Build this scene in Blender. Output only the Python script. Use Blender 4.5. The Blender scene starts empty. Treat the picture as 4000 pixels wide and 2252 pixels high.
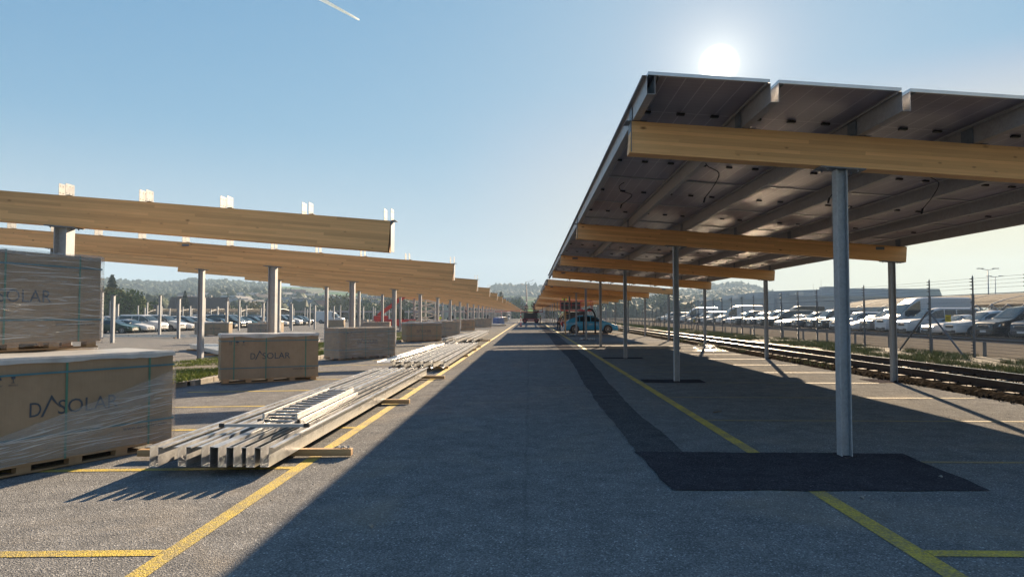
import bpy, math, random
import numpy as np
from mathutils import Vector, Matrix, noise
random.seed(7)
R = math.radians
scene = bpy.context.scene
col = scene.collection
pi = math.pi
ORD = ['first','second','third','fourth','fifth','sixth','seventh','eighth','ninth','tenth','eleventh','twelfth','thirteenth','fourteenth','fifteenth','sixteenth','seventeenth','eighteenth','nineteenth','twentieth','twenty-first','twenty-second','twenty-third','twenty-fourth','twenty-fifth','twenty-sixth','twenty-seventh','twenty-eighth','twenty-ninth','thirtieth','thirty-first','thirty-second','thirty-third','thirty-fourth','thirty-fifth','thirty-sixth','thirty-seventh','thirty-eighth','thirty-ninth','fortieth']

# ------------------------------------------------------------------ helpers
def tag(o, label=None, cat=None, group=None, kind=None):
    if label: o['label'] = label
    if cat: o['category'] = cat
    if group: o['group'] = group
    if kind: o['kind'] = kind
    return o
def empty(name, loc=(0,0,0), rz=0.0, label=None, cat=None, group=None):
    o = bpy.data.objects.new(name, None); col.objects.link(o)
    o.location = loc; o.rotation_euler = (0,0,rz); o.empty_display_size = .2
    return tag(o, label, cat, group)
def kids(o): return [c for c in bpy.data.objects if c.parent == o]
TREE = {}
def reg(o, p):
    if p is not None: TREE.setdefault(p.name, []).append(o)
def copy_tree(o, parent=None):
    c = o.copy(); col.objects.link(c); c.parent = parent; reg(c, parent)
    for ch in TREE.get(o.name, []): copy_tree(ch, c)
    return c
def dup(o, loc, rz=0.0, label=None, group=None, scale=None):
    c = copy_tree(o); c.location = loc; c.rotation_euler = (0,0,rz)
    if scale: c.scale = scale
    if label: c['label'] = label
    if group: c['group'] = group
    return c
def drop(o):
    for ch in list(TREE.get(o.name, [])): drop(ch)
    bpy.data.objects.remove(o)

class MB:
    def __init__(s): s.v=[]; s.f=[]; s.mi=[]; s.m=0
    def add(s, vs, fs, M=None):
        b=len(s.v)
        for p in vs:
            s.v.append(tuple(M @ Vector(p)) if M else tuple(p))
        for f in fs: s.f.append(tuple(b+i for i in f)); s.mi.append(s.m)
        return s
    def box(s, c, d, M=None):
        x,y,z=c; a,b,e=d[0]/2,d[1]/2,d[2]/2
        vs=[(x+i*a,y+j*b,z+k*e) for k in(-1,1) for j in(-1,1) for i in(-1,1)]
        return s.add(vs,[(0,2,3,1),(4,5,7,6),(0,1,5,4),(2,6,7,3),(0,4,6,2),(1,3,7,5)],M)
    def b2(s, lo, hi, M=None):
        return s.box([(lo[i]+hi[i])/2 for i in range(3)],[hi[i]-lo[i] for i in range(3)],M)
    def bar(s, p, q, w, h=None):
        p=Vector(p); q=Vector(q); d=q-p; L=d.length; h=h or w
        M=Matrix.Translation((p+q)/2) @ d.to_track_quat('X','Z').to_matrix().to_4x4()
        return s.box((0,0,0),(L,w,h),M)
    def cyl(s, p, q, r, n=12, r2=None, cap=True):
        p=Vector(p); q=Vector(q); d=q-p; r2=r if r2 is None else r2
        M=Matrix.Translation(p) @ d.to_track_quat('Z','Y').to_matrix().to_4x4()
        L=d.length; vs=[];fs=[]
        for k,(z,rr) in enumerate(((0,r),(L,r2))):
            for i in range(n):
                a=2*pi*i/n; vs.append((rr*math.cos(a),rr*math.sin(a),z))
        for i in range(n): fs.append((i,(i+1)%n,n+(i+1)%n,n+i))
        if cap: fs.append(tuple(range(n-1,-1,-1))); fs.append(tuple(range(n,2*n)))
        return s.add(vs,fs,M)
    def tube(s, pts, r, n=6):
        for a,b in zip(pts[:-1],pts[1:]): s.cyl(a,b,r,n)
        return s
    def quad(s,a,b,c,d): return s.add([a,b,c,d],[(0,1,2,3)])
    def prism(s, poly, axis, a, b, M=None):
        """extrude 2D poly along axis ('x','y','z') from a to b"""
        n=len(poly); vs=[]
        for t in (a,b):
            for (u,w) in poly:
                vs.append({'x':(t,u,w),'y':(u,t,w),'z':(u,w,t)}[axis])
        fs=[(i,(i+1)%n,n+(i+1)%n,n+i) for i in range(n)]+[tuple(range(n-1,-1,-1)),tuple(range(n,2*n))]
        return s.add(vs,fs,M)
    def strip(s, poly, axis, a, b):
        """open thin sheet profile extruded (no caps, not closed)"""
        n=len(poly); vs=[]
        for t in (a,b):
            for (u,w) in poly:
                vs.append({'x':(t,u,w),'y':(u,t,w),'z':(u,w,t)}[axis])
        return s.add(vs,[(i,i+1,n+i+1,n+i) for i in range(n-1)])
    def build(s, name, mat, parent=None, loc=None, smooth=False, bevel=0, rz=0):
        me=bpy.data.meshes.new(name); me.from_pydata(s.v,[],s.f)
        mats=mat if isinstance(mat,(list,tuple)) else [mat]
        for m in mats: me.materials.append(m)
        if len(mats)>1: me.polygons.foreach_set('material_index', s.mi)
        if smooth: me.polygons.foreach_set('use_smooth',[True]*len(s.f))
        me.update()
        o=bpy.data.objects.new(name,me); col.objects.link(o)
        if parent: o.parent=parent; reg(o,parent)
        if loc: o.location=loc
        if rz: o.rotation_euler=(0,0,rz)
        if bevel:
            b=o.modifiers.new('bevel','BEVEL'); b.width=bevel; b.segments=2; b.limit_method='ANGLE'; b.angle_limit=R(40)
        return o
def npmesh(name, V, F, mat, parent=None, smooth=False, mi=None):
    """V (n,3), F (m,k) same-size faces"""
    V=np.asarray(V,dtype=np.float32); F=np.asarray(F,dtype=np.int32)
    me=bpy.data.meshes.new(name); m,k=F.shape
    me.vertices.add(len(V)); me.vertices.foreach_set('co',V.ravel())
    me.loops.add(m*k); me.loops.foreach_set('vertex_index',F.ravel())
    me.polygons.add(m); me.polygons.foreach_set('loop_start',np.arange(0,m*k,k,dtype=np.int32))
    me.polygons.foreach_set('loop_total',np.full(m,k,dtype=np.int32))
    mats=mat if isinstance(mat,(list,tuple)) else [mat]
    for x in mats: me.materials.append(x)
    if mi is not None: me.polygons.foreach_set('material_index',np.asarray(mi,dtype=np.int32))
    if smooth: me.polygons.foreach_set('use_smooth',np.ones(m,dtype=bool))
    me.update(calc_edges=True); me.validate()
    o=bpy.data.objects.new(name,me); col.objects.link(o)
    if parent: o.parent=parent; reg(o,parent)
    return o

# ------------------------------------------------------------------ materials
class NT:
    def __init__(s,name):
        s.m=bpy.data.materials.new(name); s.m.use_nodes=True; s.t=s.m.node_tree; s.n=s.t.nodes; s.l=s.t.links
        s.b=s.n['Principled BSDF']; s.out=s.n['Material Output']
    def node(s,ty,**kw):
        n=s.n.new(ty)
        for k,v in kw.items(): setattr(n,k,v)
        return n
    def set(s,sock,v):
        if isinstance(v,bpy.types.NodeSocket): s.l.new(v,sock)
        else: sock.default_value=v
    def coord(s,scale=(1,1,1),kind='Object',rot=(0,0,0)):
        tc=s.node('ShaderNodeTexCoord'); mp=s.node('ShaderNodeMapping')
        mp.inputs['Scale'].default_value=scale; mp.inputs['Rotation'].default_value=rot
        s.l.new(tc.outputs[kind],mp.inputs[0]); return mp.outputs[0]
    def wcoord(s,scale=(1,1,1)):
        g=s.node('ShaderNodeNewGeometry'); mp=s.node('ShaderNodeMapping'); mp.inputs['Scale'].default_value=scale
        s.l.new(g.outputs['Position'],mp.inputs[0]); return mp.outputs[0]
    def noise(s,vec,scale=5,detail=4,rough=.6,dist=0):
        n=s.node('ShaderNodeTexNoise'); s.l.new(vec,n.inputs['Vector']); n.inputs['Scale'].default_value=scale
        n.inputs['Detail'].default_value=detail; n.inputs['Roughness'].default_value=rough; n.inputs['Distortion'].default_value=dist
        return n.outputs['Fac']
    def voro(s,vec,scale=5,out='Distance',feature='F1'):
        n=s.node('ShaderNodeTexVoronoi'); s.l.new(vec,n.inputs['Vector']); n.inputs['Scale'].default_value=scale; n.feature=feature
        return n.outputs[out]
    def ramp(s,fac,stops,mode='LINEAR'):
        n=s.node('ShaderNodeValToRGB'); s.l.new(fac,n.inputs[0]); cr=n.color_ramp; cr.interpolation=mode
        while len(cr.elements)<len(stops): cr.elements.new(.5)
        for e,(p,c) in zip(cr.elements,stops):
            e.position=p; e.color=(c,c,c,1) if isinstance(c,(int,float)) else (*c,1)
        return n.outputs[0]
    def mix(s,f,a,b,mode='MIX'):
        n=s.node('ShaderNodeMix',data_type='RGBA',blend_type=mode)
        s.set(n.inputs[0],f); 
        for i,v in ((6,a),(7,b)):
            if isinstance(v,(tuple,list)) and len(v)==3: v=(*v,1)
            s.set(n.inputs[i],v)
        return n.outputs[2]
    def math(s,op,a,b=0.0,c=None):
        n=s.node('ShaderNodeMath',operation=op); s.set(n.inputs[0],a); s.set(n.inputs[1],b)
        if c is not None: s.set(n.inputs[2],c)
        return n.outputs[0]
    def sep(s,vec):
        n=s.node('ShaderNodeSeparateXYZ'); s.l.new(vec,n.inputs[0]); return n.outputs
    def bump(s,h,strength=.3,dist=.01):
        n=s.node('ShaderNodeBump'); n.inputs['Strength'].default_value=strength; n.inputs['Distance'].default_value=dist
        s.l.new(h,n.inputs['Height']); s.l.new(n.outputs[0],s.b.inputs['Normal'])
    def fin(s,color,rough=.6,metal=0,spec=None,**kw):
        if isinstance(color,(tuple,list)) and len(color)==3: color=(*color,1)
        s.set(s.b.inputs['Base Color'],color); s.set(s.b.inputs['Roughness'],rough); s.set(s.b.inputs['Metallic'],metal)
        if spec is not None: s.b.inputs['Specular IOR Level'].default_value=spec
        for k,v in kw.items(): s.set(s.b.inputs[k.replace('_',' ')],v)
        return s.m
def simple(name,c,rough=.6,metal=0,var=.12,vs=6,spec=None,bump=0,**kw):
    t=NT(name); v=t.coord()
    n=t.noise(v,vs,3)
    a=tuple(x*(1-var) for x in c); b=tuple(min(1,x*(1+var)) for x in c)
    if bump: t.bump(t.noise(v,vs*8,3),bump,.004)
    rr=t.ramp(t.noise(v,vs*1.7,2),[(.3,max(0,rough-.07)),(.7,min(1,rough+.07))])
    return t.fin(t.ramp(n,[(.3,a),(.7,b)]),rr,metal,spec,**kw)

def asphalt(name,lo,hi,dust=None,seam=False,speck=.25):
    t=NT(name); v=t.wcoord()
    big=t.noise(v,.35,5,.6); mid=t.noise(v,3.0,4,.65); fine=t.noise(v,75,2,.7)
    c=t.ramp(big,[(.3,lo),(.72,hi)])
    c=t.mix(.55,c,t.ramp(mid,[(.3,tuple(x*.72 for x in lo)),(.75,tuple(x*1.15 for x in hi))]))
    stones=t.voro(v,95); sp=t.ramp(t.voro(v,95,'Color'),[(.0,.45),(.62,.9),(.84,1.3),(1,2.9)])
    c=t.mix(.85,c,sp,'MULTIPLY')
    c=t.mix(1,c,t.ramp(fine,[(.3,.7),(.5,1.0),(.7,1.3)]),'MULTIPLY')
    if dust:
        d=t.ramp(t.noise(v,.55,4,.55,1.0),[(.54,0),(.74,.3)])
        c=t.mix(d,c,dust)
    if seam:
        x=t.sep(v)[0]; w=t.math('MULTIPLY',t.math('SUBTRACT',t.noise(v,.6,3),.5),.16)
        dd=t.math('ABSOLUTE',t.math('ADD',x,t.math('ADD',w,.03)))
        c=t.mix(t.ramp(dd,[(.0,.2),(.014,.14),(.024,0)]),c,tuple(x*.35 for x in lo))
        y=t.sep(v)[1]; w2=t.math('MULTIPLY',t.math('SUBTRACT',t.noise(v,.4,4),.5),1.6)
        mod=t.math('ABSOLUTE',t.math('SUBTRACT',t.math('MODULO',t.math('ADD',y,w2),17.3),8.0))
        c=t.mix(t.ramp(mod,[(.0,.22),(.01,.15),(.018,0)]),c,tuple(x*.4 for x in lo))
    t.bump(t.math('ADD',t.math('MULTIPLY',stones,1.0),t.math('MULTIPLY',fine,.6)),.55,.012)
    rough=t.ramp(big,[(.3,.86),(.7,.7)])
    return t.fin(c,rough,0,.0)
M={}
M['asphalt']=asphalt('asphalt_grey',(.19,.192,.193),(.26,.258,.252),dust=(.36,.30,.22),seam=True)
M['lot']=asphalt('asphalt_pale',(.15,.133,.11),(.2,.178,.148),dust=(.33,.28,.2))
M['patch']=asphalt('asphalt_fresh',(.06,.056,.062),(.09,.083,.092))
M['patch2']=asphalt('asphalt_trench',(.095,.094,.098),(.14,.137,.14))
def yellow(name='road_paint_yellow',wa=.46,yc=(.58,.43,.06,1)):
    t=NT(name); v=t.wcoord()
    wear=t.ramp(t.math('ADD',t.math('MULTIPLY',t.noise(v,38,3,.7),.6),t.math('MULTIPLY',t.noise(v,2.2,3),.45)),[(wa,0),(wa+.16,.75)])
    c=t.mix(wear,yc,(.2,.18,.14,1))
    sp=t.ramp(t.voro(v,95,'Color'),[(0,.6),(.7,1),(1,1.25)])
    c=t.mix(.9,c,sp,'MULTIPLY'); t.bump(t.voro(v,95),.5,.01)
    return t.fin(c,.7,0,.3)
M['yellow']=yellow()
M['yellow2']=yellow('road_paint_worn',.36,(.4,.28,.04,1))
def wood(name,base,dark,lam=.043,knots=True):
    t=NT(name); v=t.coord((1,1,1)); s=t.sep(v)
    # lamella index
    zi=t.math('FLOOR',t.math('DIVIDE',t.math('ADD',s[2],t.math('MULTIPLY',s[0],0.0)),lam))
    cmb=t.node('ShaderNodeCombineXYZ'); off=t.math('ADD',s[0],t.math('MULTIPLY',zi,1.37))
    xi=t.math('FLOOR',t.math('DIVIDE',off,2.1))
    t.set(cmb.inputs[0],xi); t.set(cmb.inputs[1],zi)
    wn=t.node('ShaderNodeTexWhiteNoise',noise_dimensions='3D'); t.l.new(cmb.outputs[0],wn.inputs['Vector'])
    c=t.ramp(wn.outputs['Value'],[(0,tuple(x*.78 for x in base)),(1,tuple(x*1.12 for x in base))])
    g=t.noise(t.coord((1.2,30,42)),2.2,5,.65,.6)
    c=t.mix(t.ramp(g,[(.35,.0),(.75,.4)]),c,dark)
    fr=t.math('FRACT',t.math('DIVIDE',s[2],lam))
    c=t.mix(t.ramp(fr,[(0,.6),(.04,.4),(.08,0)]),c,dark)
    if knots:
        kc=t.coord((2.2,0,4.6)); k=t.voro(kc,1.6); cs=t.sep(t.voro(kc,1.6,'Color'))
        k2=t.noise(t.coord((9,0,16)),1.6,2)
        kk=t.math('ADD',k,t.math('MULTIPLY',t.math('SUBTRACT',k2,.5),.09))
        kk=t.math('ADD',kk,t.math('MULTIPLY',t.math('GREATER_THAN',cs[0],.62),.5))
        kk=t.math('ADD',kk,t.math('MULTIPLY',cs[1],.06))
        c=t.mix(t.ramp(kk,[(.05,.95),(.09,.6),(.17,0)]),c,tuple(x*.3 for x in dark))
        big=t.noise(t.coord((.35,1,2.5)),1.5,3)
        c=t.mix(t.ramp(big,[(.45,0),(.75,.35)]),c,dark)
    t.bump(g,.15,.003)
    return t.fin(c,.62,0,.3)
M['glulam']=wood('glulam_spruce',(.78,.46,.21),(.47,.24,.095))
M['timber']=wood('timber_batten',(.5,.33,.17),(.28,.16,.07),lam=.5,knots=False)
M['palletwood']=wood('pallet_wood',(.38,.25,.14),(.2,.12,.06),lam=.3,knots=False)
def galv(name,c,rough=.42,metal=.8):
    t=NT(name); v=t.coord(); sp=t.voro(v,38,'Color'); n=t.noise(v,4,4)
    cc=t.mix(.5,t.ramp(n,[(.3,tuple(x*.75 for x in c)),(.7,tuple(min(1,x*1.12) for x in c))]),t.ramp(sp,[(0,tuple(x*.7 for x in c)),(1,tuple(min(1,x*1.15) for x in c))]))
    r=t.ramp(n,[(.3,rough-.1),(.75,rough+.14)])
    return t.fin(cc,r,metal)
M['galv']=galv('galvanised_steel',(.36,.38,.41),.55,.15)
M['galvnew']=galv('galvanised_sheet',(.58,.59,.6),.34,.7)
M['purlin']=galv('purlin_sheet',(.36,.35,.36),.5,.2)
M['fencesteel']=galv('fence_steel',(.16,.165,.18),.6,.3)
M['bright']=galv('zinc_plate',(.17,.2,.24),.6,.1)
M['alu']=simple('aluminium',(.42,.43,.44),.5,.4,.06)
def cardboard():
    t=NT('cardboard'); v=t.coord(); n=t.noise(v,3,4); g=t.noise(t.coord((60,60,.8)),3,2)
    c=t.ramp(n,[(.3,(.25,.19,.13)),(.7,(.32,.245,.17))]); c=t.mix(t.ramp(g,[(.4,0),(.6,.12)]),c,(.18,.12,.07))
    t.bump(t.noise(v,5,3),.3,.02)
    return t.fin(c,.8,0,.2)
M['card']=cardboard()
def film(name,al_lo,al_hi,sc=(1.2,1.2,11),rot=(0,R(-9),0)):
    t=NT(name); v=t.coord(sc,rot=rot); n=t.noise(v,3.2,6,.72,1.2); n2=t.noise(v,13,4,.7,.5)
    s=t.math('ADD',t.math('MULTIPLY',n,.6),t.math('MULTIPLY',n2,.4))
    a=t.ramp(s,[(.38,al_lo),(.5,al_lo*1.6),(.55,al_hi*.5),(.63,al_hi)])
    t.bump(s,.6,.02)
    m=t.fin((.5,.52,.54),.2,0,.7); t.set(t.b.inputs['Alpha'],a); return m
M['film']=film('stretch_film',.1,.62,(.5,.5,8))
M['filmband']=film('stretch_film_band',.1,.42,(1.3,1.3,16),(0,R(-14),0))
M['filmtop']=simple('plastic_cover_white',(.5,.5,.49),.35,0,.2,3,bump=.5,Alpha=.8)
M['strap_g']=simple('strap_green',(.05,.17,.13),.4)
M['strap_b']=simple('strap_blue',(.04,.15,.21),.4)
M['ink']=simple('print_ink',(.035,.055,.085),.6)
M['black']=simple('black_plastic',(.02,.02,.022),.5)
M['rubber']=simple('rubber',(.022,.022,.022),.8)
M['white']=simple('white_paint',(.6,.6,.6),.5,0,.04)
M['red']=simple('red_paint',(.42,.025,.03),.35,0,.1)
M['darkred']=simple('dark_red_paint',(.2,.015,.02),.45,0,.1)
M['rail']=simple('rail_steel_side',(.075,.05,.04),.7,.3,.2)
M['railtop']=simple('rail_steel_top',(.55,.52,.5),.22,1,.05)
M['sleeper']=simple('sleeper_wood',(.13,.1,.08),.85,0,.3,3)
M['kerb']=simple('kerb_stone',(.26,.24,.21),.85,0,.2,9,bump=.4)
M['glass']=simple('car_glass',(.02,.028,.032),.04,0,0,1,spec=.9)
M['rim']=simple('alloy_rim',(.5,.5,.52),.35,.8)
M['lampglass']=simple('headlight_glass',(.6,.62,.64),.1,.3)
M['amber']=simple('tail_light_red',(.4,.02,.02),.2)
M['film_edge']=M['filmtop']
def pvcell():
    t=NT('solar_cells_underside'); v=t.coord(); s=t.sep(v)
    def lines(sock,pitch,w):
        f=t.math('FRACT',t.math('DIVIDE',sock,pitch)); d=t.math('ABSOLUTE',t.math('SUBTRACT',f,.5))
        return t.math('GREATER_THAN',d,.5-w)
    gx=lines(t.math('ADD',s[0],0.),1.19/6,.022); gy=lines(s[1],2.44/24,.022)
    bus=lines(s[1],2.44/24/5,.06)
    mid=t.math('LESS_THAN',t.math('ABSOLUTE',t.math('SUBTRACT',s[1],1.245)),.008)
    gx=t.math('MAXIMUM',gx,mid)
    n=t.noise(v,1.3,2)
    c=t.ramp(n,[(.3,(.23,.21,.27)),(.7,(.31,.285,.35))])
    c=t.mix(t.math('MULTIPLY',bus,.25),c,(.13,.13,.14))
    c=t.mix(t.math('MULTIPLY',t.math('MAXIMUM',gx,t.math('MULTIPLY',gy,.45)),.8),c,(.62,.62,.64))
    return t.fin(c,.28,0,.6)
M['pv']=pvcell()
M['pvframe']=simple('module_frame',(.55,.56,.58),.35,.8,.05)
M['cable']=simple('black_cable',(.015,.015,.018),.6)
def foliage(name,lo,hi,sc=.9):
    t=NT(name); v=t.wcoord(); n=t.noise(v,sc,4,.65)
    g=t.node('ShaderNodeNewGeometry'); rp=t.ramp(g.outputs['Random Per Island'],[(0,.72),(1,1.3)])
    c=t.mix(1,t.ramp(n,[(.3,lo),(.7,hi)]),rp,'MULTIPLY')
    m=t.fin(c,.75,0,.05)
    return m
M['leaf']=foliage('broadleaf_foliage',(.045,.075,.02),(.1,.13,.035))
M['leaf2']=foliage('autumn_foliage',(.085,.085,.02),(.16,.13,.035))
M['needle']=foliage('conifer_foliage',(.018,.035,.018),(.035,.055,.025))
M['forest']=foliage('forest_foliage',(.012,.024,.012),(.03,.045,.018),.03)
M['grass']=foliage('grass_blades',(.12,.17,.03),(.24,.27,.06),3)
M['drygrass']=foliage('verge_weeds',(.1,.12,.04),(.22,.22,.1),3)
M['bark']=simple('bark',(.1,.075,.055),.9,0,.25)
def terrain_mat():
    t=NT('hill_fields'); v=t.wcoord(); 
    vv=t.node('ShaderNodeVectorMath',operation='ADD'); nz=t.node('ShaderNodeTexNoise'); t.l.new(v,nz.inputs['Vector']); nz.inputs['Scale'].default_value=.006
    sc=t.node('ShaderNodeVectorMath',operation='SCALE'); t.l.new(nz.outputs['Color'],sc.inputs[0]); sc.inputs['Scale'].default_value=60
    t.l.new(v,vv.inputs[0]); t.l.new(sc.outputs[0],vv.inputs[1])
    mp=t.node('ShaderNodeMapping'); mp.inputs['Scale'].default_value=(.004,.0085,.0); t.l.new(vv.outputs[0],mp.inputs[0])
    cell=t.voro(mp.outputs[0],1.6,'Color')
    c=t.ramp(cell,[(0,(.06,.1,.03)),(.3,(.09,.15,.035)),(.46,(.17,.13,.08)),(.56,(.07,.12,.03)),(.72,(.15,.14,.07)),(.86,(.06,.09,.025))],'CONSTANT')
    n=t.noise(v,.05,5); c=t.mix(1,c,t.ramp(n,[(.3,.8),(.7,1.15)]),'MULTIPLY')
    return t.fin(c,.9,0,.0)
M['fields']=terrain_mat()
M['soil']=simple('verge_soil',(.05,.042,.028),.97,0,.35,5,bump=.8)
def ballast_m():
    t=NT('ballast_stone'); v=t.wcoord(); g=t.node('ShaderNodeNewGeometry')
    c=t.ramp(t.voro(v,16,'Color'),[(0,(.012,.01,.008)),(.6,(.028,.023,.018)),(1,(.06,.05,.04))])
    t.bump(t.voro(v,16),.4,.03); return t.fin(c,.95,0,.0)
M['ballast']=ballast_m()
# ------------------------------------------------------------------ camera, sun, sky
PSI=R(1.4509); TH=R(2.2066)
cam=bpy.data.cameras.new('camera'); co=bpy.data.objects.new('camera',cam); col.objects.link(co)
co.location=(0,0,1.6); co.rotation_euler=(pi/2+TH,0,PSI)
cam.sensor_width=36; cam.lens=24.01; cam.clip_end=20000; cam.clip_start=.05
scene.camera=co
AZ=R(15.62); EL=R(19.5)
S=Vector((math.sin(AZ)*math.cos(EL),math.cos(AZ)*math.cos(EL),math.sin(EL)))
sl=bpy.data.lights.new('sun','SUN'); sl.energy=5.0; sl.angle=R(.5); sl.color=(1,.77,.52)
so=bpy.data.objects.new('sun',sl); col.objects.link(so); so.rotation_euler=S.to_track_quat('Z','Y').to_euler(); so.location=(30,60,60)
w=bpy.data.worlds.new('World'); scene.world=w; w.use_nodes=True; nt=w.node_tree; N=nt.nodes; L=nt.links
bg=N['Background']; sky=N.new('ShaderNodeTexSky'); sky.sky_type='NISHITA'; sky.sun_disc=False
sky.sun_elevation=EL; sky.sun_rotation=AZ; sky.air_density=1.0; sky.dust_density=.35; sky.ozone_density=1.6; sky.altitude=200
bg.inputs[1].default_value=.08
def wn(ty,**k):
    n=N.new(ty)
    for a,b in k.items(): setattr(n,a,b)
    return n
def wm(op,a,b=0.0,c=None,clamp=False):
    n=wn('ShaderNodeMath',operation=op,use_clamp=clamp)
    for i,x in enumerate((a,b,c)):
        if x is None: continue
        if isinstance(x,bpy.types.NodeSocket): L.new(x,n.inputs[i])
        else: n.inputs[i].default_value=x
    return n.outputs[0]
tc=wn('ShaderNodeTexCoord'); nrm=wn('ShaderNodeVectorMath',operation='NORMALIZE'); L.new(tc.outputs['Generated'],nrm.inputs[0])
dot=wn('ShaderNodeVectorMath',operation='DOT_PRODUCT'); L.new(nrm.outputs[0],dot.inputs[0]); dot.inputs[1].default_value=S
ang=wm('ARCCOSINE',wm('MINIMUM',dot.outputs['Value'],1.0))
# the sun as it stands in the sky: overexposed disc with its aureole
disc=wn('ShaderNodeMapRange',interpolation_type='SMOOTHSTEP'); L.new(ang,disc.inputs[0])
disc.inputs[1].default_value=R(1.6); disc.inputs[2].default_value=R(.6); disc.inputs[3].default_value=0; disc.inputs[4].default_value=12
aur=wm('MULTIPLY',wm('EXPONENT',wm('MULTIPLY',ang,-1/R(1.7))),40.0)
aur2=wm('MULTIPLY',wm('EXPONENT',wm('MULTIPLY',ang,-1/R(8))),.7)
glow=wm('ADD',aur,aur2)
halo=wm('MULTIPLY',wm('EXPONENT',wm('MULTIPLY',ang,-1/R(1.5))),3.0)
gd=wn('ShaderNodeVectorMath',operation='SCALE'); gd.inputs[0].default_value=(1,.93,.75); L.new(wm('ADD',disc.outputs[0],halo),gd.inputs['Scale'])
gc=wn('ShaderNodeVectorMath',operation='SCALE'); gc.inputs[0].default_value=(1,.93,.8); L.new(glow,gc.inputs['Scale'])
# thin cloud veils low in the sky
sp=wn('ShaderNodeSeparateXYZ'); L.new(nrm.outputs[0],sp.inputs[0])
zc=wm('MAXIMUM',sp.outputs[2],.03)
cx_=wm('DIVIDE',sp.outputs[0],zc); cy_=wm('DIVIDE',sp.outputs[1],zc)
cmb=wn('ShaderNodeCombineXYZ'); L.new(wm('MULTIPLY',cx_,.45),cmb.inputs[0]); L.new(wm('MULTIPLY',cy_,.9),cmb.inputs[1])
cn=wn('ShaderNodeTexNoise'); L.new(cmb.outputs[0],cn.inputs['Vector']); cn.inputs['Scale'].default_value=.55; cn.inputs['Detail'].default_value=6; cn.inputs['Roughness'].default_value=.55
cr=wn('ShaderNodeMapRange',interpolation_type='SMOOTHSTEP'); L.new(cn.outputs['Fac'],cr.inputs[0]); cr.inputs[1].default_value=.5; cr.inputs[2].default_value=.75
low=wn('ShaderNodeMapRange'); L.new(sp.outputs[2],low.inputs[0]); low.inputs[1].default_value=.32; low.inputs[2].default_value=.1; low.inputs[3].default_value=0; low.inputs[4].default_value=.5
rgt=wn('ShaderNodeMapRange'); L.new(sp.outputs[0],rgt.inputs[0]); rgt.inputs[1].default_value=-.1; rgt.inputs[2].default_value=.5; rgt.inputs[3].default_value=.1; rgt.inputs[4].default_value=1
cf=wm('MULTIPLY',wm('MULTIPLY',cr.outputs[0],low.outputs[0]),rgt.outputs[0])
mx=wn('ShaderNodeMix',data_type='RGBA'); L.new(cf,mx.inputs[0]); tn=wn('ShaderNodeVectorMath',operation='MULTIPLY'); L.new(sky.outputs[0],tn.inputs[0]); tn.inputs[1].default_value=(.34,.76,1.34)
wl=wn('ShaderNodeMapRange',interpolation_type='SMOOTHSTEP'); L.new(sp.outputs[2],wl.inputs[0]); wl.inputs[1].default_value=.33; wl.inputs[2].default_value=.08; wl.inputs[3].default_value=0; wl.inputs[4].default_value=1
wr=wn('ShaderNodeMapRange',interpolation_type='SMOOTHSTEP'); L.new(sp.outputs[0],wr.inputs[0]); wr.inputs[1].default_value=-.15; wr.inputs[2].default_value=.5; wr.inputs[3].default_value=.0; wr.inputs[4].default_value=1
wx=wn('ShaderNodeMix',data_type='RGBA'); L.new(wm('MULTIPLY',wl.outputs[0],wr.outputs[0]),wx.inputs[0]); hb=wn('ShaderNodeMapRange',interpolation_type='SMOOTHSTEP'); L.new(sp.outputs[2],hb.inputs[0]); hb.inputs[1].default_value=.26; hb.inputs[2].default_value=.0; hb.inputs[3].default_value=0; hb.inputs[4].default_value=.5
hm_=wn('ShaderNodeMix',data_type='RGBA'); L.new(hb.outputs[0],hm_.inputs[0]); L.new(tn.outputs[0],hm_.inputs[6]); hm_.inputs[7].default_value=(7,11,11.5,1); L.new(hm_.outputs[2],wx.inputs[6]); wx.inputs[7].default_value=(26,19,6.5,1)
L.new(wx.outputs[2],mx.inputs[6]); mx.inputs[7].default_value=(10,9.2,7.5,1)
ad=wn('ShaderNodeVectorMath',operation='ADD'); L.new(mx.outputs[2],ad.inputs[0]); L.new(gc.outputs[0],ad.inputs[1])
one=wn('ShaderNodeVectorMath',operation='MULTIPLY_ADD'); L.new(ad.outputs[0],one.inputs[0]); one.inputs[1].default_value=(.50,.43,.37); one.inputs[2].default_value=(1,1,1)
dv=wn('ShaderNodeVectorMath',operation='DIVIDE'); L.new(ad.outputs[0],dv.inputs[0]); L.new(one.outputs[0],dv.inputs[1])
ad2=wn('ShaderNodeVectorMath',operation='ADD'); wa=wn('ShaderNodeVectorMath',operation='SCALE'); wa.inputs[0].default_value=(1.15,.75,.0); L.new(wm('MULTIPLY',wl.outputs[0],wr.outputs[0]),wa.inputs['Scale'])
wb=wn('ShaderNodeVectorMath',operation='ADD'); L.new(dv.outputs[0],wb.inputs[0]); L.new(wa.outputs[0],wb.inputs[1]); L.new(wb.outputs[0],ad2.inputs[0]); L.new(gd.outputs[0],ad2.inputs[1]); L.new(ad2.outputs[0],bg.inputs[0])
dv2=dv
scene.view_settings.view_transform='Standard'; scene.view_settings.look='None'; scene.view_settings.exposure=2.0; scene.view_settings.gamma=1
scene.render.engine='CYCLES'
scene.cycles.max_bounces=5; scene.cycles.transparent_max_bounces=12; scene.cycles.volume_bounces=0; scene.cycles.caustics_reflective=False; scene.cycles.caustics_refractive=False

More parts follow.
